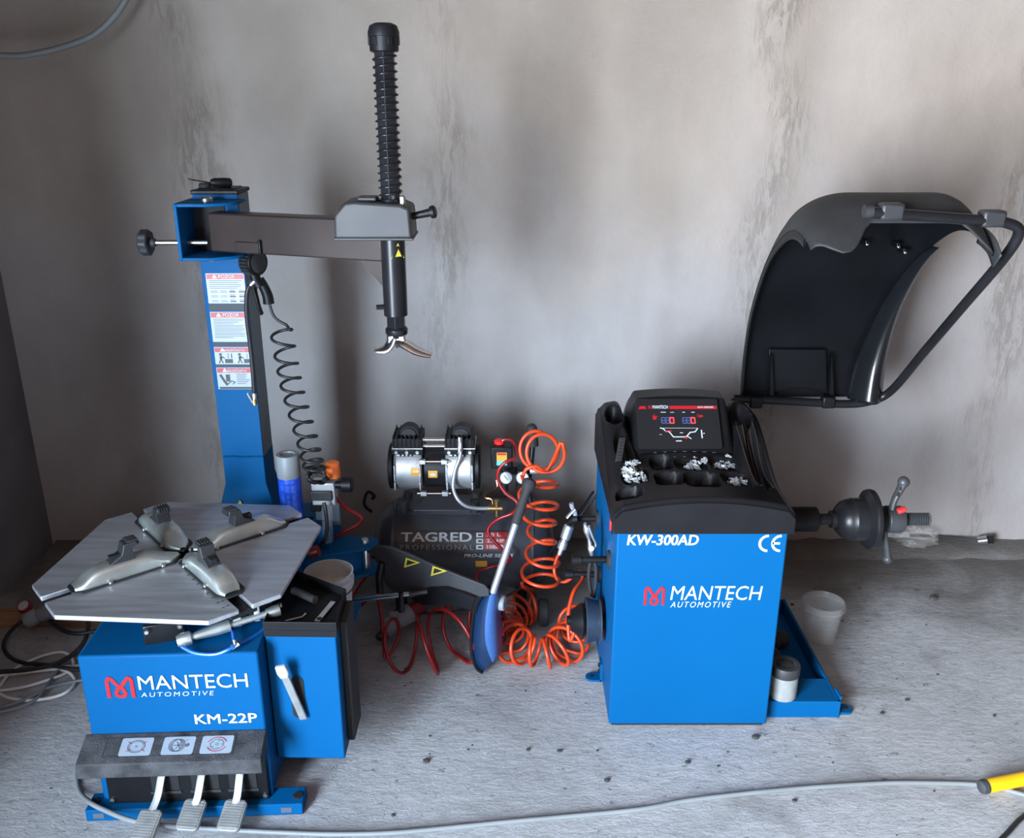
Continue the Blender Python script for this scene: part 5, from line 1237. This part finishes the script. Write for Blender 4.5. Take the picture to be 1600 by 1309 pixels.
# screwdriver on the column cap
s0 = at(297, 283, Y=2.66); s1 = at(330, 294, Y=2.69); s2 = at(352, 298, Y=2.71)
sd_ = thing('screwdriver', 'screwdriver with black handle lying on top of the blue column', 'screwdriver', V((s1.x, s1.y, CT+.016)))
hz_ = CT+.016+.0145
s1 = V((s1.x, 2.69, hz_)); s0 = V((s0.x, 2.65, hz_+.014)); s2 = V((s1.x+.06, 2.715, hz_-.002))
MB().cyl(s0, s1, .0028, n=8).build('blade', M['chrome'], sd_)
MB().lathe([(0, .009), (.01, .013), (.04, .014), (.055, .013), (.06, .008)], s1, s2-s1, 12).build('handle', M['blackplastic'], sd_)
wd_ = MB().lathe([(0, .017), (.008, .018), (.012, .014)], (-.895, 2.70, CT+.016), UZ, 20); tag(wd_.build('rubber_bung', M['rubber']), 'small black rubber bung on the column cap beside the screwdriver', 'bung')
# ================================================================ cables
def floor_path(pts, z=.006): return [at(x, y, Z=z) for x, y in pts]
gp_ = [(150, 1140), (138, 1160), (126, 1185), (120, 1210), (124, 1235), (140, 1253), (165, 1266), (200, 1280), (240, 1288), (290, 1292), (350, 1296), (430, 1300), (520, 1303), (610, 1301), (700, 1293), (800, 1283), (900, 1274), (1000, 1264), (1070, 1251), (1150, 1241), (1230, 1233), (1310, 1227), (1390, 1223), (1450, 1223), (1520, 1225), (1560, 1231), (1610, 1244), (1680, 1262)]
rail_h = lambda i: .006
gpts = []
for x, y in gp_:
    p = at(x, y, Z=.006)
    # the cable climbs over the front rail of the tyre changer
    loc_ = (TR.transposed() @ (p-TO))
    if -.28 < loc_.x < .1 and -.06 < loc_.y < .04: p = at(x, y, Z=.042)
    gpts.append(p)
tag(MB().tube(spline(gpts, 8), .0065, 8).build('floor_cable', M['gcable'], smooth=70), 'long grey cable running across the front of the concrete floor', 'cable')
def c6(x, y): return (x/5.233, y/5.233+880)
wl = [(760, 935), (720, 945), (560, 975), (400, 1015), (250, 1090), (100, 1150), (-60, 1185), (-160, 1200), (-160, 1240), (0, 1215), (150, 1180), (280, 1120), (360, 1040), (420, 950), (470, 880)]
wl2 = [(770, 828), (640, 838), (420, 855), (200, 890), (-20, 925), (-140, 980), (-110, 1030), (0, 1040), (200, 1010), (400, 950), (520, 905), (590, 850), (590, 780), (520, 727), (400, 742), (250, 795), (100, 880), (0, 1000), (-40, 1040), (0, 1065), (80, 1100), (250, 1120), (450, 1090), (560, 1040), (612, 970), (575, 900), (470, 867), (300, 882), (120, 905), (-60, 925), (-200, 940)]
o_ = MB().tube(spline([at(*c6(x, y), Z=.007+.004*(i % 2)) for i, (x, y) in enumerate(wl2)], 8), .0052, 8).build('extension_cable', M['wcable'], smooth=70)
tag(o_, 'white cable lying in loose loops beside the tire changer', 'cable')
o_ = MB().tube(spline([at(*c6(x, y), Z=.016 if 2 < i < 13 else .012) for i, (x, y) in enumerate(wl)], 8), .0052, 8).build('extension_cable', M['gcable'], smooth=70)
tag(o_, 'pale grey cable crossing under the white loops near the tire changer', 'cable')
bc = [(-60, 890), (0, 885), (200, 872), (420, 832), (520, 790), (600, 740), (670, 670), (705, 600), (722, 520), (722, 470), (735, 420)]
o_ = MB().tube(spline([at(*c6(x, y), Z=.022+.012*max(0, i-5)) for i, (x, y) in enumerate(bc)], 8), .0075, 8).build('power_cable', M['rubber'], smooth=70)
tag(o_, 'thick black cable curving up under the turntable at left', 'cable')
# plug with lead
pgz = .05
pl0 = at(*c6(205, 465), Z=.055); pl1 = at(*c6(350, 415), Z=.075); axp = (pl1-pl0).normalized()
pg = thing('industrial_plug', 'grey industrial plug with red collar and black lead at the left wall', 'plug', V((pl0.x, pl0.y, .01)))
MB().lathe([(0, .012), (.004, .026), (.012, .030), (.035, .031), (.05, .022), (.058, .026), (.10, .033), (.125, .035), (.127, .030)], pl0, axp, 24).build('plug_body', M['plugray'], pg)
rdp = at(*c6(262, 350), Z=.10); MB().lathe([(0, .024), (.012, .026), (.02, .022)], rdp-axp*.02, V((-.2, -.5, .8)), 22).build('socket_lid', M['plugred'], pg)
MB().lathe([(0, .019), (.002, .018)], rdp-axp*.02+V((-.2, -.5, .8)).normalized()*.0195, V((-.2, -.5, .8)), 22).build('lid_print', M['bucket'], pg)
MB().lathe([(0, .038), (.06, .038)], pl0+axp*.118, axp, 22).build('socket_body', M['plugred'], pg)
bl_ = [(200, 468), (150, 495), (90, 550), (42, 620), (30, 690), (60, 745), (120, 790), (210, 818), (330, 825), (450, 840), (580, 862), (720, 872), (780, 872)]
MB().tube(spline([at(*c6(x, y), Z=max(.02, .055-.008*i)) for i, (x, y) in enumerate(bl_)], 8), .0068, 8).build('lead', M['bcable'], pg, smooth=70)
b2_ = [(370, 440), (430, 490), (500, 540), (580, 568), (660, 572), (790, 553), (900, 540)]
MB().tube(spline([at(*c6(x, y), Z=.06) for i, (x, y) in enumerate(b2_)], 8), .0075, 8).build('socket_lead', M['bcable'], pg, smooth=70)
# second plug on the floor below the bead breaker
q0 = at(598, 985, Z=.045); q1 = at(640, 958, Z=.075); axq = (q1-q0).normalized()
p2 = thing('cable_plug', 'light grey plug lying among the red hose coils', 'plug', V((q0.x, q0.y, .005)))
MB().lathe([(0, .016), (.006, .030), (.02, .034), (.045, .032), (.055, .026), (.065, .030), (.10, .033), (.118, .035), (.12, .030)], q0, axq, 24).build('plug_body', M['plugray'], p2)
MB().box(q0+axq*.06+V((-.01, -.01, .030)), (.03, .02, .025)).build('latch', M['plugray'], p2, bevel=.004)
MB().lathe([(0, .029), (.05, .029), (.055, .02)], q0+axq*.115, axq, 22).build('plug_sleeve', M['plugred'], p2)
MB().tube(spline([q0, q0+V((-.02, -.01, -.02)), at(600, 1000, Z=.008)], 4), .006, 8).build('lead', M['bcable'], p2)
# black lead from balancer towards the compressor
MB_ = MB().tube(spline([at(935, 770, Y=2.90), at(905, 808, Y=2.88), at(880, 838, Y=2.86), at(846, 880, Y=2.78), at(815, 915, Y=2.72), at(790, 932, Y=2.70), at(765, 945, Y=2.72), at(720, 955, Y=2.76), at(660, 958, Y=2.78)], 8), .0045, 8)
tag(MB_.build('mains_lead', M['bcable'], smooth=70), 'thin black mains lead hanging from the balancer towards the compressor', 'cable')
# cable hanging at upper left
hp = [V((WL+.004, 3.25, at(-60, 84, Y=3.25).z))]+[at(x, y, Y=3.25+.0004*x) for x, y in ((0, 87), (40, 86), (90, 76), (140, 58), (170, 35), (190, 10), (205, -20), (222, -70))]
hp.append(V((hp[-1].x+.02, hp[-1].y, ZC-.002)))
tag(MB().tube(spline(hp, 8), .0105, 10).build('hanging_cable', M['gcable'], smooth=70), 'grey cable hanging in an arc from the ceiling at upper left', 'cable')
# bottom right corner: yellow handle, black lead
y0 = at(1537, 1229, Z=.022); y1 = at(1720, 1193, Z=.022); ay = (y1-y0).normalized()
yh = thing('yellow_handled_tool', 'tool with a yellow tubular handle and dark end cap on the floor', 'tool', V((y0.x, y0.y, .0)))
MB().lathe([(.004, .017), (.012, .019), ((y1-y0).length, .019)], y0, ay, 24).build('handle', M['yhandle'], yh)
MB().lathe([(-.012, .010), (-.008, .017), (.0, .0195), (.008, .0195)], y0, ay, 24).build('end_cap', M['lid'], yh)
tag(MB().tube(spline([at(x, y, Z=.007) for x, y in ((1640, 1235), (1605, 1270), (1590, 1283), (1575, 1300), (1555, 1320), (1530, 1345))], 6), .0065, 8).build('black_lead', M['bcable'], smooth=70), 'short black cable in the lower right corner of the floor', 'cable')
# wrench in a torn plastic bag by the wall
wz = .036
w0 = at(1466, 838, Z=.045); w1 = at(1528, 844, Z=.042)
wr = thing('wheel_wrench', 'chrome wheel wrench leaning on the plaster ledge by the back wall', 'wrench', V(((w0.x+w1.x)/2, w0.y, .03)))
MB().tube([w0+V((-.12, 0, .004)), w0, w1], .0085, 10, flat=.7).build('shaft', M['nut'], wr, smooth=60)
MB().lathe([(0, .018), (.035, .020), (.037, .016)], w1+V((.0, 0, -.004)), V((.8, -.25, .25)), 16).build('socket', M['chrome'], wr)
MB().cyl(w1+V((.03, .0, .005)), w1+V((.058, -.012, .012)), .019, n=6).build('socket_end', M['blackmetal'], wr)
bgc = at(1432, 842, Z=.05); rows = []
for i in range(13):
    a = math.pi*i/12; row = []
    for k in range(22):
        q = 2*math.pi*k/22; rr_ = 1+.22*math.sin(3*q+i)+.15*math.sin(7*q-i*2)+random.uniform(-.05, .05)
        row.append(bgc+V((.085*rr_*math.sin(a)*math.cos(q), .045*rr_*math.sin(a)*math.sin(q), max(-.018, .048*math.cos(a)*rr_))))
    rows.append(row)
tag(MB().grid(rows, True).build('plastic_bag', M['film'], smooth=60), 'crumpled clear plastic bag by the wall under the balancer shaft', 'plastic bag')
# plank at the left wall
pk0 = at(60, 976, Z=.05); o_ = MB().bx((WL+.02, 2.80, .0), (-1.15, 2.86, .048)).build('plank', M['wood'], bevel=.003); tag(o_, 'narrow wooden plank on the floor at the left wall', 'plank')
# brick stub at right frame edge
o_ = MB().bx((2.19, 3.24, 0), (2.40, 3.33, .10)).build('brick', mat('brick_clay', (.42, .18, .07), .85, 0, .2, 20, .4, 90), bevel=.005); tag(o_, 'orange clay brick at the foot of the back wall far right', 'brick')
# grit on the floor
b = MB()
for i in range(170):
    x = random.uniform(-1.8, 2.2); y = random.uniform(1.5, 3.2)
    if (GX0-.02 < x < 1.03 and GY0-.02 < y < 2.95) or (-1.15 < x < -.4 and y > 1.85): continue
    r = random.choice((.002, .002, .003, .003, .004, .006)); b.ball((x, y, r*.4), r, random.uniform(.8, 1.8), 1, .6, n=6)
for px, py, r in ((1180, 1153, .010), (1458, 936, .014), (636, 1047, .009), (666, 1190, .009), (948, 1220, .007), (1074, 1192, .007), (825, 1172, .006), (1378, 1115, .006)):
    p = at(px, py, Z=0); b.ball(p+V((0, 0, r*.4)), r, 1.3, 1, .7, n=7)
o_ = b.build('grit', M['stone'], kind='stuff'); o_['label'] = 'scattered dark grit and crumbs on the concrete floor'; o_['category'] = 'grit'
